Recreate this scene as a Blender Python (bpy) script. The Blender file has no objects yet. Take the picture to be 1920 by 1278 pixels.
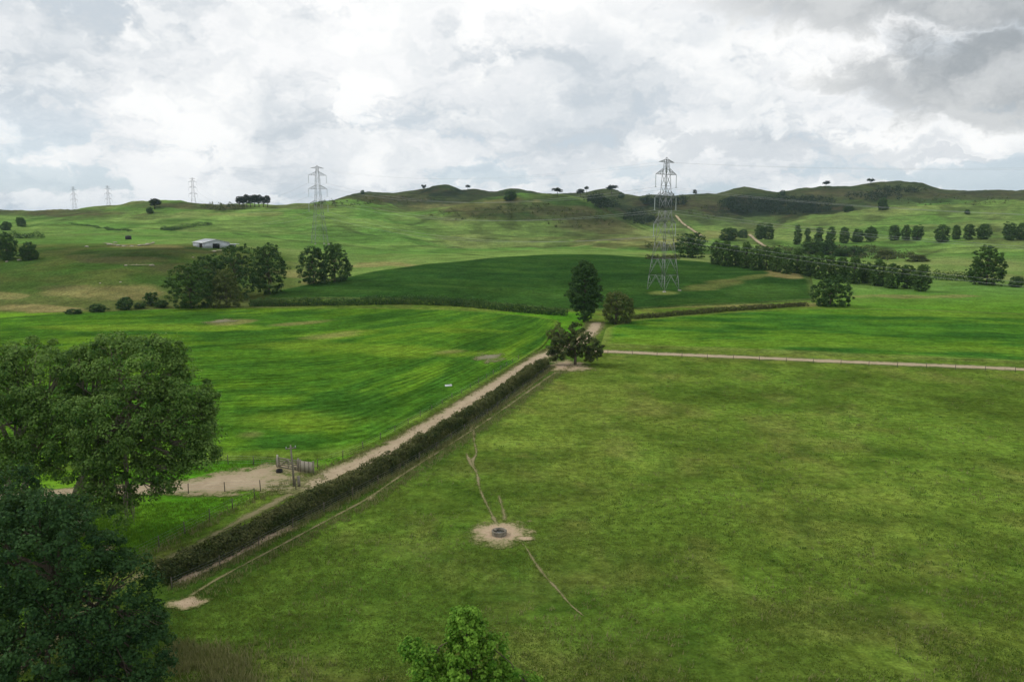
import bpy, math, random
import numpy as np

R = math.radians
sc = bpy.context.scene
COL = sc.collection

# ----------------------------------------------------------------- camera
CAM_H = 28.0
FPX = 1493.0                      # focal length in photograph pixels (1920 wide)
PITCH = math.atan(229.0 / FPX)    # eye level lies at row 410
CP, SP = math.cos(PITCH), math.sin(PITCH)
cam_d = bpy.data.cameras.new("camera")
cam_d.lens = 28.0
cam_d.sensor_width = 36.0
cam_d.clip_start = 0.5
cam_d.clip_end = 30000
cam = bpy.data.objects.new("camera", cam_d)
cam.location = (0, 0, CAM_H)
cam.rotation_euler = (R(90) - PITCH, 0, 0)
COL.objects.link(cam)
sc.camera = cam

# ----------------------------------------------------------------- sun, exposure
SUN_EL, SUN_AZ = 46.0, -80.0      # degrees; azimuth clockwise from +Y
sun_d = bpy.data.lights.new("sun", 'SUN')
sun_d.energy = 1.5
sun_d.angle = R(10)
sun_d.color = (1.0, 0.96, 0.9)
sun = bpy.data.objects.new("sun", sun_d)
COL.objects.link(sun)
sun.rotation_euler = (R(90 - SUN_EL), 0, R(180 - SUN_AZ))
sc.view_settings.view_transform = 'Standard'
sc.view_settings.look = 'None'
sc.view_settings.gamma = 1.0
sc.view_settings.exposure = 0.0
sc.view_settings.use_curve_mapping = False
sc.cycles.use_denoising = True
sc.cycles.max_bounces = 8
sc.cycles.diffuse_bounces = 3
sc.cycles.transparent_max_bounces = 12
sc.cycles.volume_bounces = 1
try:
    sc.cycles.denoising_prefilter = 'ACCURATE'
except Exception:
    pass


# ----------------------------------------------------------------- node helper
class NT:
    def __init__(self, tree):
        self.t = tree
        tree.nodes.clear()

    def n(self, kind, _in=None, **kw):
        nd = self.t.nodes.new(kind)
        for k, v in kw.items():
            setattr(nd, k, v)
        for k, v in (_in or {}).items():
            s = nd.inputs[k]
            if isinstance(v, bpy.types.NodeSocket):
                self.t.links.new(v, s)
            else:
                s.default_value = v
        return nd

    def math(self, op, a, b=0.0, c=0.0, clamp=False):
        nd = self.t.nodes.new('ShaderNodeMath')
        nd.operation = op
        nd.use_clamp = clamp
        for i, v in enumerate((a, b, c)):
            if isinstance(v, bpy.types.NodeSocket):
                self.t.links.new(v, nd.inputs[i])
            else:
                nd.inputs[i].default_value = v
        return nd.outputs[0]

    def sstep(self, v, lo, hi):
        nd = self.n('ShaderNodeMapRange', {'Value': v, 'From Min': lo, 'From Max': hi}, interpolation_type='SMOOTHSTEP')
        return nd.outputs[0]

    def lin(self, v, lo, hi, a, b):
        nd = self.n('ShaderNodeMapRange', {'Value': v, 'From Min': lo, 'From Max': hi, 'To Min': a, 'To Max': b})
        return nd.outputs[0]

    def mix(self, f, a, b, mode='MIX'):
        nd = self.t.nodes.new('ShaderNodeMix')
        nd.data_type = 'RGBA'
        nd.blend_type = mode
        for s, v in ((nd.inputs[0], f), (nd.inputs[6], a), (nd.inputs[7], b)):
            if isinstance(v, bpy.types.NodeSocket):
                self.t.links.new(v, s)
            elif hasattr(v, '__len__') and len(v) == 3:
                s.default_value = (*v, 1)
            else:
                s.default_value = v
        return nd.outputs[2]

    def noise(self, vec, scale, detail=4.0, rough=0.55, dist=0.0):
        return self.n('ShaderNodeTexNoise', {'Vector': vec, 'Scale': scale, 'Detail': detail, 'Roughness': rough,
                                             'Distortion': dist}).outputs['Fac']


# ----------------------------------------------------------------- sky
def build_world():
    w = bpy.data.worlds.new("World")
    sc.world = w
    w.use_nodes = True
    w.cycles.sampling_method = 'MANUAL'
    w.cycles.sample_map_resolution = 512
    t = NT(w.node_tree)
    d = t.n('ShaderNodeTexCoord').outputs['Generated']
    sep = t.n('ShaderNodeSeparateXYZ', {0: d})
    x, y, z = sep.outputs
    sky = t.n('ShaderNodeTexSky', sky_type='NISHITA')
    sky.sun_disc = False
    sky.sun_elevation = R(SUN_EL)
    sky.sun_rotation = R(SUN_AZ % 360)
    sky.air_density = 1.0
    sky.dust_density = 1.0
    sky.ozone_density = 1.5
    # the cloud sheet, seen in perspective: cells shrink towards the horizon
    zc = t.math('ADD', t.math('MAXIMUM', z, 0.0), 0.24)
    u = t.math('DIVIDE', x, zc)
    v = t.math('DIVIDE', y, zc)
    p = t.n('ShaderNodeCombineXYZ', {0: u, 1: v, 2: 1.3}).outputs[0]
    dd = t.n('ShaderNodeVectorMath', {0: d, 1: (1.0, 1.0, 1.35)}, operation='MULTIPLY').outputs[0]
    warp = t.n('ShaderNodeTexNoise', {'Vector': dd, 'Scale': 13.5, 'Detail': 4.0, 'Roughness': 0.6}).outputs['Color']
    warp = t.n('ShaderNodeVectorMath', {0: warp, 1: (0.5, 0.5, 0.5)}, operation='SUBTRACT').outputs[0]
    pw = t.n('ShaderNodeVectorMath', {0: warp, 1: (0.55, 0.55, 0.55), 2: p}, operation='MULTIPLY_ADD').outputs[0]
    dw = t.n('ShaderNodeVectorMath', {0: warp, 1: (0.10, 0.10, 0.10), 2: dd}, operation='MULTIPLY_ADD').outputs[0]
    big = t.noise(pw, 0.75, 1, 0.5)
    mid = t.noise(pw, 2.4, 6, 0.60)
    puff = t.noise(dw, 10.5, 7, 0.58)
    soft = t.noise(dd, 4.0, 2, 0.5)
    ys = t.math('MAXIMUM', y, 0.05)
    a = t.math('DIVIDE', x, ys)
    b = t.math('DIVIDE', z, ys)
    wob = t.math('MULTIPLY', t.math('SUBTRACT', puff, 0.5), 0.16)
    wob2 = t.math('MULTIPLY', t.math('SUBTRACT', mid, 0.5), 0.40)

    def blob(ca, cb, ra, rb, lo=0.5, hi=1.05):
        da = t.math('DIVIDE', t.math('ADD', t.math('SUBTRACT', a, ca), wob2), ra)
        db = t.math('DIVIDE', t.math('ADD', t.math('SUBTRACT', b, cb), wob), rb)
        r2 = t.math('ADD', t.math('MULTIPLY', da, da), t.math('MULTIPLY', db, db))
        return t.math('MULTIPLY', t.math('SUBTRACT', 1.0, t.sstep(r2, lo, hi)), t.sstep(y, 0.1, 0.4))
    # heaps of cloud with crisp lit edges over a softer, greyer sheet
    base = t.math('ADD', t.math('MULTIPLY', soft, 0.45), t.math('MULTIPLY', mid, 0.55))
    sheet = t.mix(t.sstep(base, 0.38, 0.60), (0.60, 0.655, 0.705), (0.97, 0.975, 0.98))
    h1 = t.math('ADD', t.math('MULTIPLY', puff, 0.62), t.math('MULTIPLY', mid, 0.38))
    heap = t.sstep(h1, 0.462, 0.538)
    lit = t.mix(t.sstep(t.math('ADD', t.math('MULTIPLY', puff, 0.5), t.math('MULTIPLY', soft, 0.5)), 0.40, 0.60), (0.66, 0.71, 0.755), (1.03, 1.03, 1.02))
    cloud = t.mix(t.math('MULTIPLY', heap, 0.85), sheet, lit)
    # the darker bank up to the right of the hills, with lit rims
    dark = t.math('MAXIMUM', blob(0.58, 0.165, 0.22, 0.055, 0.3, 1.15), blob(0.60, 0.262, 0.40, 0.055, 0.3, 1.15))
    grey = t.math('MAXIMUM', blob(0.36, 0.085, 0.30, 0.022, 0.2, 1.2), blob(0.56, 0.062, 0.22, 0.012, 0.2, 1.2))
    dk = t.mix(t.sstep(t.math('ADD', t.math('MULTIPLY', puff, 0.5), t.math('MULTIPLY', mid, 0.5)), 0.36, 0.62), (0.34, 0.37, 0.395), (0.62, 0.64, 0.65))
    cloud = t.mix(t.math('MULTIPLY', grey, 0.5), cloud, (0.56, 0.61, 0.66))
    cloud = t.mix(t.math('MULTIPLY', dark, 0.88), cloud, dk)
    cloud10 = t.mix(1.0, cloud, (10.2, 10.2, 10.2), 'MULTIPLY')
    # blue gaps, mostly low down
    low = t.sstep(z, 0.14, 0.015)
    gap = t.math('ADD', t.math('MULTIPLY', big, 0.5), t.math('MULTIPLY', mid, 0.5))
    gapm = t.sstep(gap, 0.49, 0.43)
    gapm = t.math('MULTIPLY', gapm, t.math('ADD', t.math('MULTIPLY', low, 0.75), 0.10))
    blue = t.mix(0.35, (6.9, 8.2, 9.5), sky.outputs[0])
    col = t.mix(gapm, cloud10, blue)
    bg = t.n('ShaderNodeBackground', {'Color': col, 'Strength': 0.1})
    t.n('ShaderNodeOutputWorld', {'Surface': bg.outputs[0]})


build_world()

# ----------------------------------------------------------------- numeric noise
def _hash(ix, iy, seed):
    h = (ix.astype(np.int64) * 374761393 + iy.astype(np.int64) * 668265263 + seed * 974711) & 0x7fffffff
    h = ((h ^ (h >> 13)) * 1274126177) & 0x7fffffff
    h = h ^ (h >> 16)
    return (h & 0xffff) / 65535.0


def vnoise(x, y, seed=0):
    x = np.asarray(x, float)
    y = np.asarray(y, float)
    ix, iy = np.floor(x), np.floor(y)
    fx, fy = x - ix, y - iy
    fx = fx * fx * fx * (fx * (fx * 6 - 15) + 10)
    fy = fy * fy * fy * (fy * (fy * 6 - 15) + 10)
    a = _hash(ix, iy, seed)
    b = _hash(ix + 1, iy, seed)
    c = _hash(ix, iy + 1, seed)
    d = _hash(ix + 1, iy + 1, seed)
    return a + (b - a) * fx + (c - a) * fy + (a - b - c + d) * fx * fy


def fbm(x, y, wl, octs=4, seed=0, gain=0.5):
    s, amp, tot = 0.0, 1.0, 0.0
    for k in range(octs):
        s = s + amp * vnoise(np.asarray(x) / wl + 17.3 * k, np.asarray(y) / wl - 9.1 * k, seed + k)
        tot += amp
        amp *= gain
        wl *= 0.5
    return s / tot          # 0..1


def ss(v, lo, hi):
    q = np.clip((np.asarray(v, float) - lo) / (hi - lo), 0, 1)
    return q * q * (3 - 2 * q)


# ----------------------------------------------------------------- terrain heights
def slope_of(py):
    return ((639 - py) * CP - FPX * SP) / (FPX * CP + (639 - py) * SP)


def t_of(px, py):
    return (px - 960.0) / (FPX * CP + (639 - py) * SP)


ROWS = [
    (300, [(-300, 525), (0, 515), (200, 505), (300, 508), (400, 520), (480, 535), (600, 533), (700, 532), (900, 533),
           (1100, 535), (1250, 537), (1400, 545), (1500, 549.6), (2300, 549.6)]),
    (350, [(-300, 490), (0, 478), (200, 470), (300, 468), (400, 474), (480, 490), (600, 505), (700, 505), (900, 502),
           (1060, 500), (1250, 508), (1350, 512), (1450, 511), (1500, 516), (1600, 526), (1700, 530), (2300, 530)]),
    (400, [(-300, 470), (0, 462), (200, 460), (350, 461), (450, 466), (550, 480), (650, 488), (700, 490), (800, 485),
           (900, 481), (1000, 478.5), (1060, 477.5), (1150, 480), (1250, 486), (1300, 488), (1400, 496), (1500, 505),
           (1600, 510), (1700, 513), (2300, 512)]),
    (520, [(-300, 445), (0, 441), (200, 441), (300, 443), (400, 447), (500, 452), (600, 456), (700, 466), (800, 469),
           (900, 470), (1100, 470), (1200, 471), (1300, 473), (1400, 478), (1500, 481), (1600, 480), (1700, 474),
           (1800, 471), (1920, 468), (2300, 460)]),
    (680, [(-300, 425), (0, 420), (100, 418), (200, 415), (300, 412), (600, 412), (700, 422), (800, 432), (900, 440),
           (1000, 448), (1100, 452), (1200, 450), (1300, 448), (1400, 452), (1500, 452), (1600, 446), (1700, 440),
           (1800, 437), (1920, 434), (2300, 425)]),
    (850, [(-300, 402), (0, 400), (60, 399), (140, 397), (200, 390), (270, 380), (300, 377), (330, 378), (400, 383),
           (450, 385), (520, 387), (590, 380), (660, 372), (700, 378), (750, 395), (800, 392), (850, 385), (900, 374),
           (960, 368), (1020, 366), (1080, 369), (1120, 380), (1160, 400), (1200, 420), (1230, 430), (1300, 428),
           (1400, 432), (1440, 428), (1500, 415), (1600, 402), (1700, 392), (1800, 384), (1920, 377), (2300, 368)]),
    (1000, [(-300, 405), (0, 403), (200, 402), (300, 400), (500, 399), (600, 395), (640, 385), (680, 376), (750, 382),
            (800, 385), (900, 388), (1000, 392), (1100, 396), (1200, 412), (1250, 405), (1300, 405), (1400, 412),
            (1440, 412), (1500, 402), (1600, 390), (1700, 388), (1800, 388), (1920, 383), (2300, 375)]),
    (1250, [(-300, 402), (0, 402), (500, 402), (560, 395), (600, 386), (640, 372), (660, 366), (680, 362), (740, 366),
            (790, 358), (815, 351), (835, 347), (850, 350), (868, 361), (880, 355), (900, 357), (930, 362), (955, 354),
            (975, 356), (1000, 362), (1050, 366), (1100, 362), (1130, 357), (1150, 356), (1170, 363), (1200, 366),
            (1250, 369), (1290, 367), (1340, 365), (1370, 357), (1400, 352), (1430, 357), (1460, 363), (1500, 356),
            (1540, 352), (1600, 352), (1640, 344), (1680, 341), (1720, 342), (1760, 357), (1800, 358), (1860, 355),
            (1920, 356), (2050, 350), (2300, 358)]),
    (1550, [(-300, 401), (500, 402), (700, 390), (1000, 390), (2300, 385)]),
    (2600, [(-300, 394), (0, 393), (40, 398), (70, 402), (300, 403), (900, 402), (2300, 398)]),
    (5000, [(-300, 404), (2300, 404)]),
    (12000, [(-300, 407), (2300, 407)]),
]
TG = np.linspace(-0.95, 0.95, 1901)
YST = [-1e5, 0.0, 235.0]
ZST = [np.zeros_like(TG)] * 3
for Yr, pl in ROWS:
    ts = [t_of(a, b) for a, b in pl]
    zs = [CAM_H + Yr * slope_of(b) for a, b in pl]
    zr = np.interp(TG, ts, zs)
    w = 5 if Yr >= 850 else 14
    k = np.exp(-0.5 * (np.arange(-3 * w, 3 * w + 1) / w) ** 2)
    k /= k.sum()
    zr = np.convolve(np.pad(zr, 3 * w, mode='edge'), k, mode='valid')
    YST.append(float(Yr))
    ZST.append(zr)
YST = np.array(YST)
ZST = np.array(ZST)
_h = np.diff(YST)[:, None]
_dl = np.diff(ZST, axis=0) / _h
MST = np.zeros_like(ZST)
for i in range(1, len(YST) - 1):
    a, b = _dl[i - 1], _dl[i]
    hm = np.where(a * b > 0, 2 * a * b / np.where(np.abs(a + b) < 1e-12, 1e-12, a + b), 0)
    MST[i] = hm


def H(x, y):
    x = np.asarray(x, float)
    y = np.asarray(y, float)
    t = np.where(y > 60, x / np.maximum(y, 60), x / 60)
    t = np.clip(t, -0.949, 0.949)
    ti = (t + 0.95) / 1.9 * 1900
    i0 = np.clip(np.floor(ti).astype(int), 0, 1899)
    ft = ti - i0
    yc = np.clip(y, -9e4, 11990)
    k = np.clip(np.searchsorted(YST, yc) - 1, 0, len(YST) - 2)

    def g(A, kk):
        return A[kk, i0] * (1 - ft) + A[kk, i0 + 1] * ft
    hh = YST[k + 1] - YST[k]
    s = (yc - YST[k]) / hh
    z0, z1, m0, m1 = g(ZST, k), g(ZST, k + 1), g(MST, k), g(MST, k + 1)
    s2, s3 = s * s, s * s * s
    z = (2 * s3 - 3 * s2 + 1) * z0 + (s3 - 2 * s2 + s) * hh * m0 + (-2 * s3 + 3 * s2) * z1 + (s3 - s2) * hh * m1
    # soft swells of the flats and folds of the hill country
    z = z + (fbm(x, y, 85, 2, 5) - 0.5) * 1.1 * ss(np.hypot(x, y), 60, 140) * (1 - ss(y, 200, 260))
    a = ss(y, 430, 640)
    r = 1 - np.abs(2 * fbm(x + 0.25 * y, y, 130, 4, 11, 0.52) - 1)
    ridge = ss(y, 1080, 1240)
    z = z + a * (r - 0.78) * (13 - 6 * ridge)
    r2 = 1 - np.abs(2 * fbm(x - 0.3 * y, y + 0.2 * x, 46, 3, 13, 0.5) - 1)
    far_r = ss(y, 780, 950) * ss(t, -0.26, -0.18)
    z = z + a * (r2 - 0.8) * (2.6 + 5.5 * far_r)
    z = z + ss(y, 235, 300) * (1 - a) * (fbm(x, y, 40, 3, 23) - 0.5) * 1.6
    return z


_YM = np.concatenate([np.linspace(8, 300, 1400), np.geomspace(300.5, 9000, 2600)])


def gp(px, py, tries=14):
    """the ground point seen at a photograph pixel"""
    for q in range(tries):
        s = slope_of(py + q)
        t = t_of(px, py + q)
        zz = CAM_H + _YM * s
        hh = H(_YM * t, _YM)
        below = np.nonzero(zz < hh)[0]
        if len(below):
            i = below[0]
            if i == 0:
                Y = _YM[0]
            else:
                d0 = zz[i - 1] - hh[i - 1]
                d1 = hh[i] - zz[i]
                Y = _YM[i - 1] + (_YM[i] - _YM[i - 1]) * d0 / (d0 + d1 + 1e-9)
            X = Y * t
            return np.array([X, Y, float(H(X, Y))])
    raise ValueError((px, py))


def zat(py, Y):
    return CAM_H + Y * slope_of(py)


# ----------------------------------------------------------------- object helpers
def mk_mesh(name, verts, faces, mat=None, attrs=None, smooth=False):
    """verts (N,3) array, faces (M,k) int array or a list of such arrays"""
    me = bpy.data.meshes.new(name)
    verts = np.asarray(verts, np.float32)
    fl = faces if isinstance(faces, list) else [faces]
    fl = [np.asarray(f, np.int32) for f in fl if len(f)]
    me.vertices.add(len(verts))
    me.vertices.foreach_set('co', verts.ravel())
    loops = np.concatenate([f.ravel() for f in fl])
    sizes = np.concatenate([np.full(len(f), f.shape[1], np.int32) for f in fl])
    starts = np.concatenate([[0], np.cumsum(sizes)[:-1]]).astype(np.int32)
    me.loops.add(len(loops))
    me.loops.foreach_set('vertex_index', loops)
    me.polygons.add(len(sizes))
    me.polygons.foreach_set('loop_start', starts)
    me.polygons.foreach_set('loop_total', sizes)
    if smooth:
        me.polygons.foreach_set('use_smooth', np.ones(len(sizes), bool))
    me.update(calc_edges=True)
    me.validate()
    for an, (dom, typ, data) in (attrs or {}).items():
        at = me.attributes.new(an, typ, dom)
        if typ == 'FLOAT_COLOR':
            c = np.ones((len(data), 4), np.float32)
            c[:, :3] = data
            at.data.foreach_set('color', c.ravel())
        else:
            at.data.foreach_set('value', np.asarray(data, np.float32))
    if mat:
        me.materials.append(mat)
    return me


def link(name, me, parent=None, loc=None):
    o = bpy.data.objects.new(name, me)
    COL.objects.link(o)
    if parent is not None:
        o.parent = parent
    if loc is not None:
        o.location = loc
    return o


def tag(o, label=None, cat=None, group=None, kind=None):
    if label:
        o['label'] = label
    if cat:
        o['category'] = cat
    if group:
        o['group'] = group
    if kind:
        o['kind'] = kind
    return o


def empty(name, loc, label, cat, group=None, rz=0.0, scale=None):
    o = bpy.data.objects.new(name, None)
    o.empty_display_size = 0.5
    COL.objects.link(o)
    o.location = loc
    o.rotation_euler = (0, 0, rz)
    if scale is not None:
        o.scale = scale
    return tag(o, label, cat, group)


class MB:
    """collects boxes, bars and tubes into one mesh"""
    def __init__(self):
        self.v, self.f4, self.f3, self.n = [], [], [], 0

    def add(self, v, f):
        v = np.asarray(v, float)
        f = np.asarray(f, int) + self.n
        self.v.append(v)
        (self.f4 if f.shape[1] == 4 else self.f3).append(f)
        self.n += len(v)

    def box(self, c, s, rz=0.0):
        c = np.asarray(c, float)
        x, y, z = np.asarray(s, float) / 2
        p = np.array([(-x, -y, -z), (x, -y, -z), (x, y, -z), (-x, y, -z), (-x, -y, z), (x, -y, z), (x, y, z), (-x, y, z)])
        if rz:
            ca, sa = math.cos(rz), math.sin(rz)
            p = np.stack([p[:, 0] * ca - p[:, 1] * sa, p[:, 0] * sa + p[:, 1] * ca, p[:, 2]], 1)
        self.add(p + c, [(0, 3, 2, 1), (4, 5, 6, 7), (0, 1, 5, 4), (1, 2, 6, 5), (2, 3, 7, 6), (3, 0, 4, 7)])
        return self

    def bar(self, a, b, w, w2=None):
        return self.tube([a, b], [w * 0.7, (w2 or w) * 0.7], 4)

    def tube(self, pts, rad, sides=6, cap=True):
        pts = np.asarray(pts, float)
        n = len(pts)
        rad = np.broadcast_to(np.asarray(rad, float), (n,))
        tan = np.gradient(pts, axis=0)
        tan /= np.linalg.norm(tan, axis=1)[:, None] + 1e-12
        ref = np.array([0.0, 0.0, 1.0]) if abs(tan[:, 2]).mean() < 0.85 else np.array([1.0, 0.0, 0.0])
        u = np.cross(tan, ref)
        u /= np.linalg.norm(u, axis=1)[:, None] + 1e-12
        w = np.cross(tan, u)
        an = np.arange(sides) * 2 * math.pi / sides + math.pi / sides
        ring = pts[:, None, :] + rad[:, None, None] * (np.cos(an)[None, :, None] * u[:, None, :] + np.sin(an)[None, :, None] * w[:, None, :])
        v = ring.reshape(-1, 3)
        f = []
        for i in range(n - 1):
            for j in range(sides):
                k = (j + 1) % sides
                f.append((i * sides + j, i * sides + k, (i + 1) * sides + k, (i + 1) * sides + j))
        base = self.n
        self.add(v, f)
        if cap:
            for end in (0, n - 1):
                c = pts[end]
                idx = [base + end * sides + j for j in range(sides)]
                self.v.append(c[None, :])
                ci = self.n
                self.n += 1
                tri = [(idx[j], idx[(j + 1) % sides], ci) if end else (idx[(j + 1) % sides], idx[j], ci) for j in range(sides)]
                self.f3.append(np.array(tri))
        return self

    def mesh(self, name, mat, smooth=False):
        fl = []
        if self.f4:
            fl.append(np.concatenate(self.f4))
        if self.f3:
            fl.append(np.concatenate(self.f3))
        return mk_mesh(name, np.concatenate(self.v), fl, mat, smooth=smooth)

    def build(self, name, mat, parent=None, smooth=False):
        return link(name, self.mesh(name, mat, smooth), parent)


# ----------------------------------------------------------------- materials
def new_mat(name):
    m = bpy.data.materials.new(name)
    m.use_nodes = True
    return m, NT(m.node_tree)


def attr(t, name):
    return t.n('ShaderNodeAttribute', attribute_name=name)


def out_bsdf(t, col, rough=0.9, spec=0.2, normal=None, metal=0.0):
    i = {'Base Color': col, 'Roughness': rough, 'Specular IOR Level': spec, 'Metallic': metal}
    if normal is not None:
        i['Normal'] = normal
    b = t.n('ShaderNodeBsdfPrincipled', i)
    t.n('ShaderNodeOutputMaterial', {'Surface': b.outputs[0]})
    return b


def mat_land(name, rows=False):
    m, t = new_mat(name)
    base = attr(t, 'Col').outputs['Color']
    p = t.n('ShaderNodeNewGeometry').outputs['Position']
    n0 = t.noise(p, 0.03, 7, 0.68, 0.4)
    n1 = t.noise(p, 0.16, 6, 0.62, 0.2)
    n2 = t.noise(p, 1.1, 6, 0.65)
    n3 = t.noise(p, 4.5, 4, 0.7)
    f = t.math('MULTIPLY', t.lin(n1, 0.3, 0.7, 0.76, 1.24), t.lin(n2, 0.32, 0.68, 0.60, 1.40))
    f = t.math('MULTIPLY', f, t.lin(n3, 0.32, 0.68, 0.68, 1.32))
    f = t.math('MULTIPLY', f, t.lin(n0, 0.32, 0.68, 0.74, 1.22))
    # sheep terraces follow the contours of the steeper ground
    hf = attr(t, 'hill').outputs['Fac']
    cv = t.n('ShaderNodeVectorMath', {0: p, 1: (0.035, 0.035, 0.85)}, operation='MULTIPLY').outputs[0]
    ter = t.lin(t.noise(cv, 1.0, 4, 0.65), 0.34, 0.66, 0.70, 1.26)
    ter = t.math('ADD', t.math('MULTIPLY', t.math('SUBTRACT', ter, 1.0), hf), 1.0)
    f = t.math('MULTIPLY', f, ter)
    if rows:
        uv = attr(t, 'rowc').outputs['Vector']
        r1 = t.noise(uv, 1.0, 5, 0.7)
        f = t.math('MULTIPLY', f, t.lin(r1, 0.34, 0.66, 0.70, 1.30))
        # drill rows, wandering a little and missing in places
        sv = t.n('ShaderNodeSeparateXYZ', {0: uv}).outputs[1]
        ph = t.math('ADD', t.math('MULTIPLY', sv, 3.22), t.math('MULTIPLY', t.noise(p, 0.08, 2), 5.0))
        rowa = t.math('MULTIPLY', t.math('SINE', ph), t.lin(t.noise(p, 0.05, 2), 0.38, 0.62, 0.02, 0.17))
        f = t.math('MULTIPLY', f, t.math('ADD', rowa, 1.0))
    fc = t.n('ShaderNodeCombineColor', {0: f, 1: f, 2: f}).outputs[0]
    col = t.mix(1.0, base, fc, 'MULTIPLY')
    # drier and greener blades mixed through
    hue = t.n('ShaderNodeTexNoise', {'Vector': p, 'Scale': 0.45, 'Detail': 6.0, 'Roughness': 0.7}).outputs['Color']
    col = t.mix(0.14, col, hue, 'OVERLAY')
    bmp = t.n('ShaderNodeBump', {'Height': t.math('ADD', n3, t.math('MULTIPLY', n2, 1.8)), 'Strength': 0.6, 'Distance': 0.25}).outputs[0]
    out_bsdf(t, col, 1.0, 0.0, bmp)
    return m


def mat_leaf(name, c_dark, c_light, trans=0.3, rough=0.6):
    m, t = new_mat(name)
    k = attr(t, 'tint').outputs['Fac']
    col = t.mix(k, c_dark, c_light)
    b = t.n('ShaderNodeBsdfPrincipled', {'Base Color': col, 'Roughness': rough, 'Specular IOR Level': 0.06})
    tr = t.n('ShaderNodeBsdfTranslucent', {'Color': t.mix(0.5, col, (0.16, 0.26, 0.03))})
    mx = t.n('ShaderNodeMixShader', {0: trans, 1: b.outputs[0], 2: tr.outputs[0]})
    t.n('ShaderNodeOutputMaterial', {'Surface': mx.outputs[0]})
    return m


def mat_noise(name, c1, c2, scale=6.0, rough=0.85, spec=0.2, bump=0.3, metal=0.0, dist=0.05):
    m, t = new_mat(name)
    p = t.n('ShaderNodeNewGeometry').outputs['Position']
    n = t.noise(p, scale, 6, 0.65)
    n2 = t.noise(p, scale * 5, 4, 0.65)
    k = t.sstep(t.math('ADD', t.math('MULTIPLY', n, 0.7), t.math('MULTIPLY', n2, 0.3)), 0.32, 0.68)
    bmp = t.n('ShaderNodeBump', {'Height': n2, 'Strength': bump, 'Distance': dist}).outputs[0]
    out_bsdf(t, t.mix(k, c1, c2), rough, spec, bmp, metal)
    return m


def mat_dirt(name, c1, c2, grass, lo=0.55, hi=0.95, patchy=0.0):
    """bare earth that thins out towards ragged grassy edges"""
    m, t = new_mat(name)
    e = attr(t, 'edge').outputs['Fac']
    p = t.n('ShaderNodeNewGeometry').outputs['Position']
    n = t.noise(p, 0.7, 7, 0.68)
    n2 = t.noise(p, 3.5, 5, 0.7)
    k = t.sstep(t.math('ADD', t.math('MULTIPLY', n, 0.6), t.math('MULTIPLY', n2, 0.4)), 0.33, 0.67)
    col = t.mix(k, c1, c2)
    q = t.math('ADD', e, t.math('MULTIPLY', t.math('SUBTRACT', n, 0.5), 1.5))
    q = t.math('ADD', q, t.math('MULTIPLY', t.math('SUBTRACT', n2, 0.5), 1.0))
    n0 = t.noise(p, 0.28, 4, 0.6)
    q = t.math('ADD', q, t.math('MULTIPLY', t.math('SUBTRACT', n0, 0.5), 2.2 if patchy else 0.6))
    q = t.math('ADD', q, patchy)
    gr = t.sstep(q, lo - 0.22, hi - 0.1)
    col = t.mix(gr, col, t.mix(n2, grass, (0.19, 0.18, 0.07)))
    al = t.sstep(q, lo + 0.05, hi + 0.10)
    if patchy:
        al = t.math('MULTIPLY_ADD', al, 0.82, 0.18)
    bmp = t.n('ShaderNodeBump', {'Height': n2, 'Strength': 0.5, 'Distance': 0.08}).outputs[0]
    b = t.n('ShaderNodeBsdfPrincipled', {'Base Color': col, 'Roughness': 0.95, 'Specular IOR Level': 0.1, 'Normal': bmp})
    tr = t.n('ShaderNodeBsdfTransparent')
    mx = t.n('ShaderNodeMixShader', {0: al, 1: b.outputs[0], 2: tr.outputs[0]})
    t.n('ShaderNodeOutputMaterial', {'Surface': mx.outputs[0]})
    return m


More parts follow.
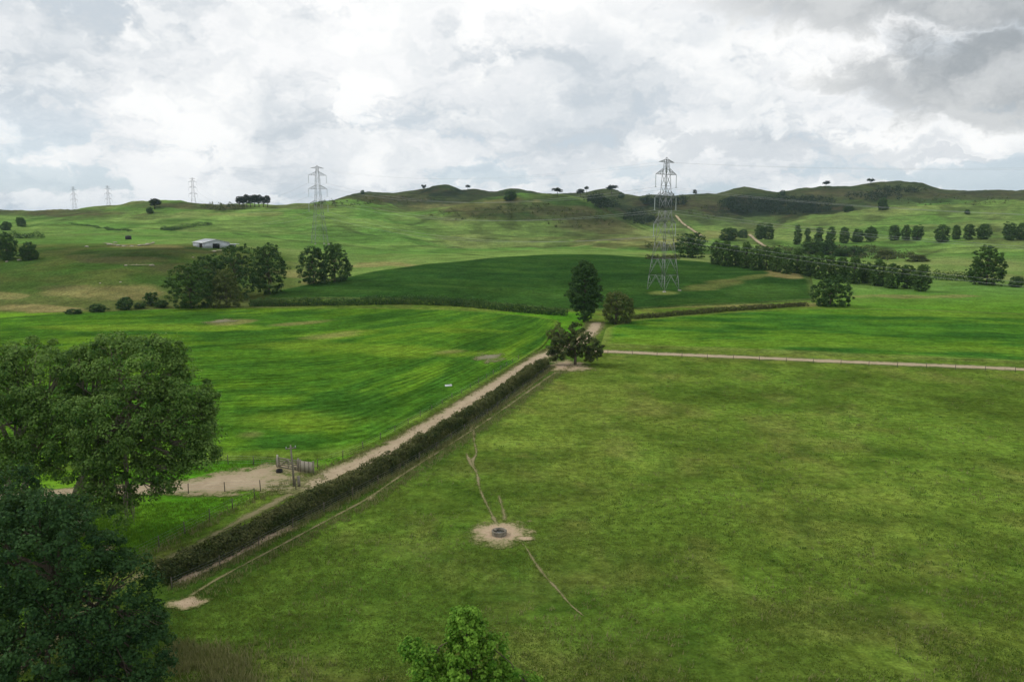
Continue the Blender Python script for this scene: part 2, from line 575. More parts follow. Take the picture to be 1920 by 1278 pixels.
M = {
    'land': mat_land('land'),
    'crop': mat_land('crop', True),
    'track': mat_dirt('track_gravel', (0.31, 0.240, 0.150), (0.45, 0.36, 0.245), (0.13, 0.17, 0.04)),
    'bare': mat_dirt('bare_earth', (0.34, 0.25, 0.16), (0.50, 0.385, 0.265), (0.12, 0.16, 0.035)),
    'pathm': mat_dirt('trodden_path', (0.20, 0.175, 0.085), (0.33, 0.270, 0.165), (0.125, 0.165, 0.035), 0.12, 0.98, 0.14),
    'thin': mat_dirt('thin_soil', (0.17, 0.155, 0.09), (0.29, 0.265, 0.18), (0.12, 0.17, 0.03), 0.35, 0.95, 0.03),
    'bark': mat_noise('bark', (0.07, 0.055, 0.04), (0.16, 0.13, 0.10), 9, 0.95, 0.1, 0.8),
    'bark_pale': mat_noise('pale_bark', (0.16, 0.14, 0.10), (0.30, 0.26, 0.19), 5, 0.9, 0.1, 0.8),
    'steel': mat_noise('galvanised_steel', (0.19, 0.20, 0.205), (0.29, 0.30, 0.305), 2, 0.55, 0.4, 0.0, 0.3),
    'insul': mat_noise('insulator_glass', (0.42, 0.46, 0.47), (0.52, 0.56, 0.57), 4, 0.25, 0.5, 0.0),
    'wire': mat_noise('aluminium_wire', (0.30, 0.31, 0.32), (0.38, 0.39, 0.40), 0.3, 0.4, 0.5, 0.0, 0.4),
    'wood': mat_noise('weathered_wood', (0.16, 0.14, 0.11), (0.30, 0.27, 0.22), 4, 0.9, 0.1, 0.4),
    'post': mat_noise('grey_post', (0.075, 0.066, 0.052), (0.19, 0.17, 0.135), 4, 0.95, 0.1, 0.4),
    'wood_pale': mat_noise('pale_timber', (0.34, 0.31, 0.25), (0.48, 0.44, 0.36), 3, 0.85, 0.1, 0.3),
    'roof': mat_noise('roof_iron', (0.52, 0.54, 0.55), (0.64, 0.66, 0.67), 0.6, 0.45, 0.4, 0.0, 0.1),
    'wall': mat_noise('wall_iron', (0.42, 0.45, 0.48), (0.52, 0.55, 0.58), 0.8, 0.55, 0.3, 0.0, 0.1),
    'concrete': mat_noise('concrete', (0.30, 0.28, 0.25), (0.46, 0.43, 0.38), 3, 0.9, 0.2, 0.3),
    'black': mat_noise('black_rubber', (0.012, 0.012, 0.012), (0.03, 0.028, 0.026), 4, 0.7, 0.3, 0.2),
    'rock': mat_noise('limestone', (0.25, 0.225, 0.17), (0.46, 0.42, 0.34), 1.1, 0.95, 0.1, 0.6, 0, 0.2),
    'water': mat_noise('trough_water', (0.03, 0.035, 0.03), (0.05, 0.05, 0.04), 2, 0.08, 0.5, 0.0),
    'white': mat_noise('white_plastic', (0.68, 0.69, 0.70), (0.78, 0.79, 0.79), 2, 0.5, 0.4, 0.0),
    # foliage
    'lf_poplar': mat_leaf('poplar_leaf', (0.036, 0.1, 0.018), (0.235, 0.365, 0.09), 0.36),
    'lf_dark': mat_leaf('dark_leaf', (0.01, 0.036, 0.012), (0.064, 0.136, 0.04), 0.2),
    'lf_darkmid': mat_leaf('dark_tree_leaf', (0.016, 0.05, 0.014), (0.088, 0.168, 0.044), 0.23),
    'lf_mid': mat_leaf('mid_leaf', (0.022, 0.066, 0.012), (0.1, 0.18, 0.038), 0.25),
    'lf_olive': mat_leaf('olive_leaf', (0.05, 0.078, 0.02), (0.18, 0.205, 0.062), 0.26),
    'lf_mixed': mat_leaf('mixed_leaf', (0.024, 0.052, 0.014), (0.15, 0.176, 0.06), 0.25),
    'lf_bright': mat_leaf('bright_leaf', (0.056, 0.17, 0.015), (0.29, 0.51, 0.065), 0.4),
    'lf_pine': mat_leaf('pine_leaf', (0.01, 0.024, 0.012), (0.036, 0.056, 0.028), 0.1),
    'lf_hedge': mat_leaf('hedge_leaf', (0.03, 0.042, 0.014), (0.125, 0.118, 0.046), 0.15),
    'lf_hedge_g': mat_leaf('green_hedge_leaf', (0.028, 0.048, 0.014), (0.165, 0.165, 0.064), 0.2),
    'lf_pop2': mat_leaf('row_poplar_leaf', (0.026, 0.076, 0.016), (0.125, 0.205, 0.052), 0.25),
    'grass_dry': mat_leaf('dry_grass', (0.115, 0.135, 0.040), (0.340, 0.300, 0.150), 0.35),
    'grass_green': mat_leaf('green_grass', (0.075, 0.130, 0.016), (0.180, 0.220, 0.048), 0.3),
    'grass_weed': mat_leaf('weed_leaf', (0.045, 0.095, 0.014), (0.115, 0.180, 0.035), 0.3),
    'grass_lush': mat_leaf('lush_grass', (0.070, 0.190, 0.010), (0.170, 0.330, 0.026), 0.4),
}


# ----------------------------------------------------------------- ribbons: tracks, paths, bare patches
def smooth_line(pts, step):
    """Catmull-Rom through 2-D points, resampled at about `step` metres"""
    P = np.asarray(pts, float)[:, :2]
    P = np.vstack([2 * P[0] - P[1], P, 2 * P[-1] - P[-2]])
    out = []
    for i in range(1, len(P) - 2):
        n = max(2, int(np.linalg.norm(P[i + 1] - P[i]) / step))
        s = np.linspace(0, 1, n, endpoint=False)[:, None]
        a, b, c, d = P[i - 1], P[i], P[i + 1], P[i + 2]
        out.append(0.5 * (2 * b + (c - a) * s + (2 * a - 5 * b + 4 * c - d) * s ** 2 + (3 * b - a - 3 * c + d) * s ** 3))
    out.append(P[-2][None, :])
    return np.concatenate(out)


def px_line(pxs, step=1.0):
    return smooth_line([gp(*p) for p in pxs], step)


def normals2(L):
    d = np.gradient(L, axis=0)
    d /= np.linalg.norm(d, axis=1)[:, None] + 1e-9
    return np.stack([-d[:, 1], d[:, 0]], 1)


def ribbon(name, L, width, mat, off, label=None, cross=7, jitter=0.12, seed=1):
    n = normals2(L)
    wd = np.broadcast_to(np.asarray(width, float), (len(L),))
    s = np.concatenate([[0], np.cumsum(np.linalg.norm(np.diff(L, axis=0), axis=1))])
    wob = 1 + jitter * (fbm(s, s * 0 + seed, 7, 3, seed) - 0.5) * 2
    q = np.linspace(-0.5, 0.5, cross)
    P = L[:, None, :] + n[:, None, :] * (q[None, :] * (wd * wob)[:, None])[:, :, None]
    V = np.concatenate([P, (H(P[..., 0], P[..., 1]) + off)[..., None]], 2).reshape(-1, 3)
    e = np.broadcast_to(np.abs(q * 2)[None, :], P.shape[:2]).copy()
    endd = np.minimum(s, s[-1] - s) / np.maximum(wd, 0.3)
    e = np.maximum(e, (1 - np.clip(endd, 0, 1))[:, None] * 1.1)
    I = np.arange(len(V)).reshape(len(L), cross)
    F = np.stack([I[:-1, :-1], I[:-1, 1:], I[1:, 1:], I[1:, :-1]], -1).reshape(-1, 4)[:, ::-1]
    o = link(name, mk_mesh(name, V, F, mat, {'edge': ('POINT', 'FLOAT', e.ravel())}, True))
    return tag(o, label, None, None, 'structure')


def patch(name, px, py, rx, ry, mat, off, label=None, seed=1, rough=0.35):
    """a roughly round bare patch lying on the ground; rx, ry in photograph pixels"""
    c = gp(px, py)
    ax = (gp(px + rx, py)[0] - c[0])
    ay = (gp(px, py - ry)[1] - c[1])
    nr, na = 9, 40
    an = np.arange(na) * 2 * math.pi / na
    rr = np.linspace(0, 1, nr + 1)[1:]
    rad = 1 + rough * (fbm(np.cos(an) * 2 + 9, np.sin(an) * 2 + seed * 7, 1, 3, seed) - 0.5) * 2
    X = c[0] + ax * rr[:, None] * (np.cos(an) * rad)[None, :]
    Y = c[1] + ay * rr[:, None] * (np.sin(an) * rad)[None, :]
    V = np.stack([X, Y, H(X, Y) + off], -1).reshape(-1, 3)
    V = np.vstack([[c[0], c[1], c[2] + off], V])
    e = np.concatenate([[0], np.repeat(rr, na)])
    I = 1 + np.arange(nr * na).reshape(nr, na)
    J = np.roll(I, -1, axis=1)
    F4 = np.stack([I[:-1], I[1:], J[1:], J[:-1]], -1).reshape(-1, 4)
    F3 = np.stack([np.zeros(na, int), I[0], J[0]], -1)
    o = link(name, mk_mesh(name, V, [F4, F3], mat, {'edge': ('POINT', 'FLOAT', e)}, True))
    return tag(o, label, None, None, 'structure')


# lines traced once and used by the track, the hedge and the fences
TRACK_PX = [(40, 1262), (150, 1150), (262, 1078), (330, 1042), (400, 1003), (480, 960), (555, 922), (620, 891), (690, 864),
            (760, 828), (850, 773), (940, 717), (1010, 672), (1050, 655), (1088, 640), (1112, 618), (1120, 603)]
TRACK = px_line(TRACK_PX, 1.0)
HEDGE_PX = [(296, 1094), (400, 1048), (500, 995), (600, 945), (700, 894), (800, 837), (900, 772), (975, 719), (1022, 686)]
HEDGE = px_line(HEDGE_PX, 0.5)


def track_side(x, y):
    """signed distance to the main track, positive on the crop (left) side"""
    x = np.asarray(x, float)
    y = np.asarray(y, float)
    L = TRACK[::3]
    n = normals2(L)
    sh = x.shape
    xf, yf = x.ravel(), y.ravel()
    out = np.empty(len(xf))
    for i in range(0, len(xf), 20000):
        d = np.stack([xf[i:i + 20000], yf[i:i + 20000]], 1)[:, None, :] - L[None]
        k = np.argmin((d ** 2).sum(2), 1)
        r = np.arange(len(k))
        out[i:i + 20000] = (d[r, k] * n[k]).sum(1)
    return out.reshape(sh)


# ----------------------------------------------------------------- ground sheet
def lerp3(a, b, f):
    f = np.asarray(f)[..., None]
    return np.asarray(a) * (1 - f) + np.asarray(b) * f


SCRUB = [  # (px, py, rx, ry, nearest Y, farthest Y, strength) land cover: rank dark growth on steep faces
    (835, 360, 60, 14, 1000, 1500, .8), (760, 378, 90, 10, 900, 1500, .75), (1000, 375, 80, 14, 700, 1500, .55),
    (1010, 396, 170, 18, 600, 1100, .7), (1000, 380, 140, 14, 650, 1100, .7), (1150, 402, 70, 28, 600, 1100, .75), (1090, 432, 90, 12, 550, 1000, .35), (880, 382, 70, 8, 900, 1500, .6), (1130, 415, 70, 18, 600, 1100, .55), (900, 365, 50, 9, 1000, 1500, .7),
    (1240, 382, 80, 14, 900, 1500, .9), (1200, 412, 45, 18, 850, 1300, .7), (1400, 385, 90, 22, 900, 1500, .85),
    (1500, 395, 110, 22, 900, 1500, .9), (1680, 372, 140, 14, 1000, 1500, .6), (1850, 368, 120, 10, 1000, 1500, .5),
    (420, 390, 50, 6, 700, 1000, .8), (330, 384, 40, 5, 700, 1000, .5), (660, 378, 90, 8, 800, 1500, .5),
    (240, 478, 130, 12, 280, 420, .5), (330, 470, 90, 8, 280, 420, .5), (130, 470, 60, 6, 280, 420, .3),
    (1560, 470, 100, 9, 380, 700, .5), (1240, 466, 40, 6, 400, 700, .6), (150, 405, 120, 8, 600, 1000, .35),
    (90, 402, 90, 5, 600, 1000, .5), (1330, 470, 50, 8, 400, 600, .4), (1100, 390, 60, 14, 700, 1100, .4)]
TAN = [  # sun-dried grass
    (30, 577, 70, 9, 200, 330, .9), (100, 580, 50, 5, 200, 330, .8), (10, 555, 40, 8, 200, 330, .6), (200, 548, 110, 14, 200, 400, .55),
    (560, 515, 60, 10, 250, 420, .6), (720, 497, 70, 5, 300, 520, .7), (620, 530, 50, 6, 250, 420, .5), (1180, 455, 130, 10, 400, 900, .55),
    (1470, 512, 40, 7, 280, 420, .8), (1340, 535, 55, 8, 250, 420, .35), (1420, 522, 60, 5, 280, 420, .3), (1240, 548, 30, 4, 240, 330, .6),
    (1320, 572, 220, 5, 225, 300, .6), (1700, 556, 140, 4, 225, 330, .6), (860, 387, 90, 7, 600, 1200, .35), (1800, 595, 150, 5, 180, 260, .4),
    (950, 376, 60, 6, 600, 1000, .5), (1350, 440, 60, 8, 500, 900, .4), (470, 402, 80, 4, 500, 1000, .35), (270, 462, 70, 4, 300, 450, .5)]


BROWN = [  # brown bracken and rank dead grass along the ridges
    (120, 399, 150, 8, 600, 1100, .8), (260, 384, 60, 6, 700, 1100, .5), (370, 386, 110, 6, 700, 1100, .7), (560, 387, 70, 5, 700, 1100, .6), (700, 374, 90, 8, 800, 1500, .6),
    (1060, 397, 80, 11, 600, 1100, .65), (1120, 424, 80, 16, 550, 1100, .6), (900, 397, 70, 9, 600, 1100, .6), (1680, 364, 150, 10, 1000, 1500, .6), (1560, 362, 70, 8, 1000, 1500, .6),
    (1850, 366, 110, 9, 1000, 1500, .5), (830, 410, 90, 9, 550, 1000, .5), (880, 402, 60, 6, 600, 1000, .5), (760, 392, 60, 6, 700, 1100, .4), (1420, 425, 60, 8, 600, 1100, .5), (1300, 382, 60, 9, 900, 1500, .6), (950, 392, 90, 8, 600, 1100, .5),
    (240, 488, 110, 8, 270, 420, .5), (330, 500, 60, 10, 260, 420, .5), (120, 540, 90, 7, 230, 330, .4), (1160, 440, 60, 9, 500, 900, .4)]


def pix_of(X, Y, Z):
    d = np.stack([X, Y, Z - CAM_H], -1)
    fw = d[..., 1] * CP - d[..., 2] * SP
    up = d[..., 1] * SP + d[..., 2] * CP
    fw = np.maximum(fw, 1e-3)
    return 960 + FPX * d[..., 0] / fw, 639 - FPX * up / fw


def cover(table, X, Y, px, py, nz):
    out = np.zeros_like(X)
    for (cx, cy, rx, ry, y0, y1, s) in table:
        r = ((px - cx) / rx) ** 2 + ((py - cy) / ry) ** 2
        f = 1 - ss(r + (nz - 0.5) * 2.6, 0.45, 1.25)
        f = f * s * ((Y > y0) & (Y < y1))
        out = np.maximum(out, f)
    return out


DRAINS = [(px_line(l, 2.0), w, st) for l, w, st in [  # rushy drains and old fence lines across the pasture
    ([(440, 437), (500, 443), (560, 452), (620, 458), (700, 462)], 2.2, .6), ([(635, 424), (660, 432), (690, 440), (760, 446), (830, 452)], 2.0, .55), ([(700, 452), (780, 458), (860, 464), (930, 467)], 2.0, .6),
    ([(740, 470), (820, 474), (900, 479), (930, 482)], 2.0, .6), ([(745, 420), (800, 412), (850, 405)], 2.5, .6), ([(800, 432), (850, 444), (900, 452)], 2.0, .5), ([(1040, 455), (1120, 446), (1200, 440)], 2.0, .4),
    ([(1540, 452), (1640, 462), (1740, 462), (1760, 452)], 2.0, .5), ([(1640, 404), (1740, 402), (1830, 408), (1920, 412)], 3.0, .5), ([(120, 430), (200, 432), (300, 428)], 2.2, .5), ([(20, 462), (140, 456), (230, 448)], 2.0, .35),
    ([(1700, 490), (1760, 470), (1840, 463), (1920, 460)], 2.0, .5)]]


def land_colour(X, Y, Z):
    px, py = pix_of(X, Y, Z)
    n_a = fbm(X, Y, 60, 4, 31)
    n_b = fbm(X, Y, 18, 4, 41)
    n_c = fbm(X, Y * 0.8, 7, 3, 51)
    # grazed paddock
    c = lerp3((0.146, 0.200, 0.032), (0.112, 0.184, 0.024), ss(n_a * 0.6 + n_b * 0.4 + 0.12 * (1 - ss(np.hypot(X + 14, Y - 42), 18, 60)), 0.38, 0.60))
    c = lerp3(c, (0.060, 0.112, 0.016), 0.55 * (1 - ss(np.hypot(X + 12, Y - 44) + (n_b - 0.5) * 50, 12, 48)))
    c = lerp3(c, (0.165, 0.165, 0.045), ss(n_c, 0.50, 0.75) * 0.45)
    c = lerp3(c, (0.058, 0.098, 0.014), ss(fbm(X * 0.7, Y * 1.2, 10, 4, 61, 0.65), 0.52, 0.72) * 0.6)
    c = lerp3(c, (0.045, 0.100, 0.012), ss(fbm(X, Y, 3.0, 2, 63), 0.55, 0.8) * 0.45)
    # lush grass beyond the track
    side = track_side(np.where((Y > 20) & (Y < 260), X, 0), np.where((Y > 20) & (Y < 260), Y, 20))
    lush = ss(side, 1.5, 4) * ((Y > 20) & (Y < 240))
    lc = lerp3((0.070, 0.200, 0.012), (0.140, 0.285, 0.020), ss(n_b, 0.35, 0.65))
    c = lerp3(c, lc, lush)
    # right-hand flats beyond the crop
    rf = ss(Y, 190, 225) * ss(px, 1480, 1640)
    strip = (1 - ss(-side, 7.0, 9.5)) * (1 - lush) * ((Y > 20) & (Y < 240)) * ss(-side, 2.0, 3.2)
    c = lerp3(c, (0.046, 0.096, 0.014), strip * 0.75)
    c = lerp3(c, lerp3((0.075, 0.190, 0.018), (0.120, 0.225, 0.022), n_b), rf)
    # hill pasture
    hill = ss(Y, 245, 330)
    hp = lerp3((0.108, 0.214, 0.041), (0.158, 0.246, 0.057), ss(n_a, 0.36, 0.64))
    hp = lerp3(hp, (0.200, 0.220, 0.075), ss(fbm(X, Y, 140, 4, 71), 0.50, 0.70) * 0.6)
    hp = lerp3(hp, (0.100, 0.185, 0.036), ss(fbm(X, Y, 70, 4, 73), 0.52, 0.70) * 0.6)
    bank = (1 - ss(Y, 390, 440)) * (1 - ss(px, 480, 620))
    hp = lerp3(hp, lerp3((0.066, 0.118, 0.022), (0.118, 0.132, 0.038), ss(n_b, 0.3, 0.7)), bank)
    far = ss(Y, 800, 1100)
    hp = lerp3(hp, lerp3((0.066, 0.080, 0.028), (0.040, 0.058, 0.020), ss(n_a, 0.35, 0.65)), far * (1 - 0.75 * ss(px, 1560, 1720) * ss(py, 362, 376)))
    c = lerp3(c, hp, hill)
    bk = (1 - ss(Y, 375, 420)) * (1 - ss(px, 470, 600)) * ss(Y, 233, 244)
    c = lerp3(c, lerp3(lerp3((0.050, 0.098, 0.018), (0.082, 0.108, 0.026), ss(n_b, 0.3, 0.7)), (0.105, 0.128, 0.036), 1 - ss(Y, 250, 285)), bk)
    nz = fbm(X, Y, 45, 4, 81)
    s = cover(SCRUB, X, Y, px, py, nz)
    c = lerp3(c, lerp3((0.016, 0.026, 0.012), (0.055, 0.046, 0.024), ss(n_b, 0.45, 0.75)), s)
    tn = cover(TAN, X, Y, px, py, fbm(X, Y, 14, 4, 91))
    c = lerp3(c, lerp3((0.30, 0.25, 0.10), (0.22, 0.20, 0.075), n_c), tn)
    br = cover(BROWN, X, Y, px, py, fbm(X, Y, 30, 4, 95, 0.6))
    c = lerp3(c, lerp3((0.100, 0.082, 0.040), (0.066, 0.066, 0.030), ss(n_b, 0.35, 0.65)), br)
    ln = np.zeros_like(X)
    for L, wl, st in DRAINS:
        dmin = np.full(X.shape, 1e9)
        for q in L:
            dmin = np.minimum(dmin, (X - q[0]) ** 2 + (Y - q[1]) ** 2)
        ln = np.maximum(ln, st * (1 - ss(np.sqrt(dmin) + (nz - 0.5) * 5, wl * 0.5, wl * 1.6)))
    c = lerp3(c, (0.045, 0.062, 0.022), ln)
    # patches of rank grass and rushes scattered over the hills
    rk = ss(fbm(X, Y, 26, 4, 101), 0.56, 0.72) * ss(Y, 430, 560) * (0.25 + 0.35 * ss(px, 700, 950))
    c = lerp3(c, (0.052, 0.064, 0.022), rk)
    return c


def build_ground():
    fine = np.linspace(-42, 42, 640)
    az = np.concatenate([np.linspace(-180, -43.5, 70), fine, np.linspace(43.5, 180, 70)[:-1]])
    az = np.radians(az)
    rr = np.concatenate([np.linspace(3, 30, 12, endpoint=False), np.geomspace(30, 250, 150, endpoint=False), np.geomspace(250, 1450, 400, endpoint=False), np.geomspace(1450, 12000, 60)])
    A, Q = np.meshgrid(az, rr)
    X, Y = np.sin(A) * Q, np.cos(A) * Q
    Z = H(X, Y)
    V = np.stack([X, Y, Z], -1).reshape(-1, 3)
    nr, na = X.shape
    I = np.arange(nr * na).reshape(nr, na)
    J = np.roll(I, -1, axis=1)
    F = np.stack([I[:-1], J[:-1], J[1:], I[1:]], -1).reshape(-1, 4)[:, ::-1]
    V = np.vstack([V, [[0, 0, float(H(0, 0))]]])
    c0 = len(V) - 1
    F3 = np.stack([np.full(na, c0), J[0], I[0]], -1)
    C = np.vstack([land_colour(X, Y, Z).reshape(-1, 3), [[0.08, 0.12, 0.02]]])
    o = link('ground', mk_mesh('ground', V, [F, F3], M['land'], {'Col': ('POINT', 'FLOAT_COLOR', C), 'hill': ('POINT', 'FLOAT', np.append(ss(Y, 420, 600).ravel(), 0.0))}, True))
    tag(o, 'rolling green farmland rising to low hills', None, None, 'structure')


build_ground()


# ----------------------------------------------------------------- crop fields
def field(name, near, far, nu, nv, hgt, colfun, label):
    """a standing crop between a near and a far edge given by matching pixel knots"""
    A = np.array([gp(*p)[:2] for p in near])
    B = np.array([gp(*p)[:2] for p in far])
    k = np.arange(len(A))
    u = np.linspace(0, len(A) - 1, nu)

    def rs(P):
        L = np.stack([np.interp(u, k, P[:, 0]), np.interp(u, k, P[:, 1])], 1)
        ker = np.ones(9) / 9
        Q = np.stack([np.convolve(np.pad(L[:, i], 4, mode='reflect', reflect_type='odd'), ker, 'valid') for i in (0, 1)], 1)
        return Q
    a, b = rs(A), rs(B)
    v = np.linspace(0, 1, nv)
    P = a[:, None, :] * (1 - v[None, :, None]) + b[:, None, :] * v[None, :, None]
    X, Y = P[..., 0], P[..., 1]
    D = np.linalg.norm(b - a, axis=1)[:, None]
    S = np.concatenate([[0], np.cumsum(np.linalg.norm(np.diff((a + b) / 2, axis=0), axis=1))])[:, None]
    ed = np.minimum(np.minimum(v[None, :] * D, (1 - v)[None, :] * D), np.minimum(S, S[-1] - S))
    top = hgt * ss(ed, 0, 1.2)
    Z = H(X, Y) + 0.03 + top
    px, py = pix_of(X, Y, Z)
    C = colfun(X, Y, px, py, ed, np.broadcast_to(S, X.shape), v[None, :] * D)
    rowc = np.stack([np.broadcast_to(S * 0.10, X.shape), (v[None, :] * D) * 0.75, X * 0], -1)
    V = np.stack([X, Y, Z], -1).reshape(-1, 3)
    I = np.arange(len(V)).reshape(nu, nv)
    F = np.stack([I[:-1, :-1], I[1:, :-1], I[1:, 1:], I[:-1, 1:]], -1).reshape(-1, 4)
    me = mk_mesh(name, V, F, M['crop'], {'Col': ('POINT', 'FLOAT_COLOR', C.reshape(-1, 3))}, True)
    at = me.attributes.new('rowc', 'FLOAT_VECTOR', 'POINT')
    at.data.foreach_set('vector', rowc.reshape(-1).astype(np.float32))
    o = link(name, me)
    return tag(o, label, None, None, 'structure')


def ell(px, py, cx, cy, rx, ry, nz, tilt=0.0):
    dx, dy = px - cx, py - cy
    dy = dy - tilt * dx
    return 1 - ss((dx / rx) ** 2 + (dy / ry) ** 2 + (nz - 0.5) * 2.0, 0.15, 1.2)


def col_left(X, Y, px, py, ed, S, D):
    n1 = fbm(S * 0.45, D, 8, 5, 201, 0.6)
    n2 = fbm(S * 0.6, D, 26, 4, 203)
    nz = fbm(X, Y, 12, 4, 205)
    c = lerp3((0.038, 0.108, 0.012), (0.072, 0.170, 0.014), ss(n1, 0.3, 0.7))
    c = lerp3(c, (0.108, 0.205, 0.015), ss(n1 * 0.5 + n2 * 0.5, 0.49, 0.66) * 0.85)
    for e in ((700, 655, 300, 14, 0.05), (560, 790, 170, 26, 0.0), (780, 810, 130, 22, -0.45), (960, 700, 110, 12, -0.6), (300, 615, 230, 8, 0.0),
              (480, 855, 130, 18, 0), (870, 620, 130, 6, 0.02), (640, 628, 80, 9, -.1), (840, 665, 60, 7, .1)):
        c = lerp3(c, (0.145, 0.235, 0.020), 0.75 * ell(px, py, *e[:4], nz, e[4]))
    for e in ((620, 628, 70, 7), (430, 604, 46, 5), (840, 660, 45, 5), (560, 606, 60, 4), (470, 815, 40, 10)):
        c = lerp3(c, (0.22, 0.20, 0.07), 0.7 * ell(px, py, *e, nz, -0.08))
    c = lerp3(c, (0.13, 0.20, 0.03), (1 - ss(ed + (nz - 0.5) * 4, 0.8, 4.0)) * 0.8)
    return c


def col_right(X, Y, px, py, ed, S, D):
    n1 = fbm(S * 0.4, D, 8, 5, 211, 0.6)
    n2 = fbm(S * 0.35, D, 24, 4, 213)
    nz = fbm(X, Y, 12, 4, 215)
    c = lerp3((0.034, 0.108, 0.014), (0.068, 0.170, 0.016), ss(n1, 0.3, 0.7))
    c = lerp3(c, (0.100, 0.200, 0.017), ss(n1 * 0.5 + n2 * 0.5, 0.48, 0.64) * 0.85)
    for e in ((1230, 640, 90, 9), (1500, 643, 200, 8), (1300, 610, 110, 7), (1800, 655, 180, 7), (1750, 590, 200, 6)):
        c = lerp3(c, (0.130, 0.228, 0.022), 0.7 * ell(px, py, *e, nz, 0.02))
    c = lerp3(c, (0.15, 0.19, 0.04), (1 - ss(ed + (nz - 0.5) * 4, 0.8, 4.5)) * 0.8)
    return c


def col_dark(X, Y, px, py, ed, S, D):
    n1 = fbm(S * 0.3, D, 10, 4, 221)
    n2 = fbm(X, Y, 40, 3, 223)
    nz = fbm(X, Y, 12, 4, 225)
    c = lerp3((0.020, 0.058, 0.011), (0.036, 0.086, 0.014), ss(n1 * 0.6 + n2 * 0.4, 0.25, 0.75))
    c = lerp3(c, (0.048, 0.100, 0.018), ss(n1, 0.6, 0.8) * 0.5)
    for e in ((1468, 515, 36, 8, .1), (1450, 512, 16, 4, -.3)):
        c = lerp3(c, (0.25, 0.21, 0.08), 0.85 * ell(px, py, *e[:4], nz, e[4]))
    for e in ((1240, 549, 34, 4, 0),):
        c = lerp3(c, (0.16, 0.19, 0.05), 0.8 * ell(px, py, *e[:4], nz, e[4]))
    for e in ((1340, 534, 60, 9, -.12), (1400, 522, 60, 6, -.15)):
        c = lerp3(c, (0.120, 0.135, 0.038), 0.75 * ell(px, py, *e[:4], nz, e[4]))
    for e in ((1430, 545, 70, 14, 0),):
        c = lerp3(c, (0.055, 0.115, 0.020), 0.7 * ell(px, py, *e[:4], nz, e[4]))
    c = lerp3(c, (0.11, 0.15, 0.04), (1 - ss(ed + (nz - 0.5) * 3, 0.5, 3.0)) * 0.7)
    return c


field('crop_field',
      [(-330, 985), (-100, 915), (100, 884), (300, 868), (470, 862), (600, 862), (690, 846), (790, 792), (880, 738), (960, 690), (1018, 652), (1046, 612)],
      [(-330, 622), (-150, 608), (0, 597), (120, 588), (300, 580), (470, 578), (600, 578), (720, 579), (830, 581), (920, 586), (1000, 594), (1048, 602)],
      300, 150, 0.30, col_left, 'streaky bright green crop filling the left middle ground')
field('crop_field',
      [(1126, 649), (1170, 651), (1250, 654), (1400, 660), (1550, 667), (1700, 673), (1920, 682), (2250, 697)],
      [(1136, 616), (1186, 602), (1290, 592), (1400, 585), (1530, 579), (1680, 580), (1900, 588), (2250, 600)],
      260, 80, 0.30, col_right, 'bright green crop to the right beyond the straight track')
field('crop_field',
      [(492, 562), (600, 561), (720, 562), (860, 566), (980, 575), (1060, 584), (1180, 581), (1300, 574), (1400, 570), (1530, 563)],
      [(498, 550), (600, 531), (700, 510), (800, 496), (900, 487), (1000, 480), (1080, 478), (1230, 485), (1380, 497), (1520, 516)],
      280, 100, 0.45, col_dark, 'dark blue-green crop on the rise below the large pylon')

# ----------------------------------------------------------------- tracks and paths
isp = int(np.argmin(np.abs(TRACK[:, 1] - gp(575, 915)[1])))
TR_UP, TR_LOW = TRACK[isp - 2:], TRACK[:isp + 3]
wtr = np.interp(np.linspace(0, 1, len(TR_UP)), [0, .05, .14, .25, 1], [2.6, 5.6, 6.4, 5.4, 5.0])
ribbon('track', TR_UP, wtr, M['track'], 0.06, 'pale gravel farm track running beside the long hedge', seed=3)
ribbon('track', TR_LOW, 1.9, M['pathm'], 0.055, 'narrow grassy end of the track below the yard', seed=4)
YARD = px_line([(622, 889), (560, 893), (480, 897), (410, 908), (330, 914), (220, 920), (100, 926), (-60, 936)], 0.8)
wy = np.interp(np.linspace(0, 1, len(YARD)), [0, .08, .2, .33, .45, .6, 1], [7.0, 11.0, 12.0, 9.0, 5.0, 4.2, 4.0])
ribbon('track', YARD, wy, M['track'], 0.085, 'gravel side track widening into a yard by the gate', seed=5)
ribbon('track', px_line([(1092, 662), (1135, 659), (1250, 664), (1400, 670), (1600, 679), (1800, 687), (1930, 693), (2250, 708)], 1.5),
       4.4, M['track'], 0.05, 'straight pale track across between paddock and right-hand crop', seed=7)
def dense(pxs, n=26):
    P = np.array(pxs, float)
    k = np.linspace(0, len(P) - 1, n)
    return [(np.interp(q, np.arange(len(P)), P[:, 0]), np.interp(q, np.arange(len(P)), P[:, 1])) for q in k]


ribbon('track', px_line(dense([(1266, 404), (1280, 420), (1300, 434), (1318, 446)]), 3), 4.0, M['track'], 0.9,
       'pale dirt track climbing the hill behind the large pylon', seed=8)
ribbon('track', px_line(dense([(1404, 440), (1418, 452), (1435, 464), (1452, 470)]), 2), 4.0, M['track'], 0.6,
       'short clay track between the poplar rows', seed=9)
CATTLE = px_line([(1068, 684), (1030, 706), (985, 738), (935, 773), (886, 806), (820, 848), (750, 893), (690, 934), (620, 972), (540, 1015), (470, 1052), (400, 1090), (350, 1122)], 0.6)
ribbon('path', CATTLE, np.interp(np.linspace(0, 1, len(CATTLE)), [0, .1, .35, .5, .6, 1], [1.8, 1.0, 0.9, .6, .7, 0.5]), M['pathm'], 0.05,
       'thin trodden stock path along the paddock side of the hedge', seed=11)
ribbon('path', px_line([(1020, 704), (980, 734), (930, 768), (892, 794), (880, 808)], 0.6), 0.7, M['pathm'], 0.055,
       'second faint stock path close beside the hedge', seed=12)
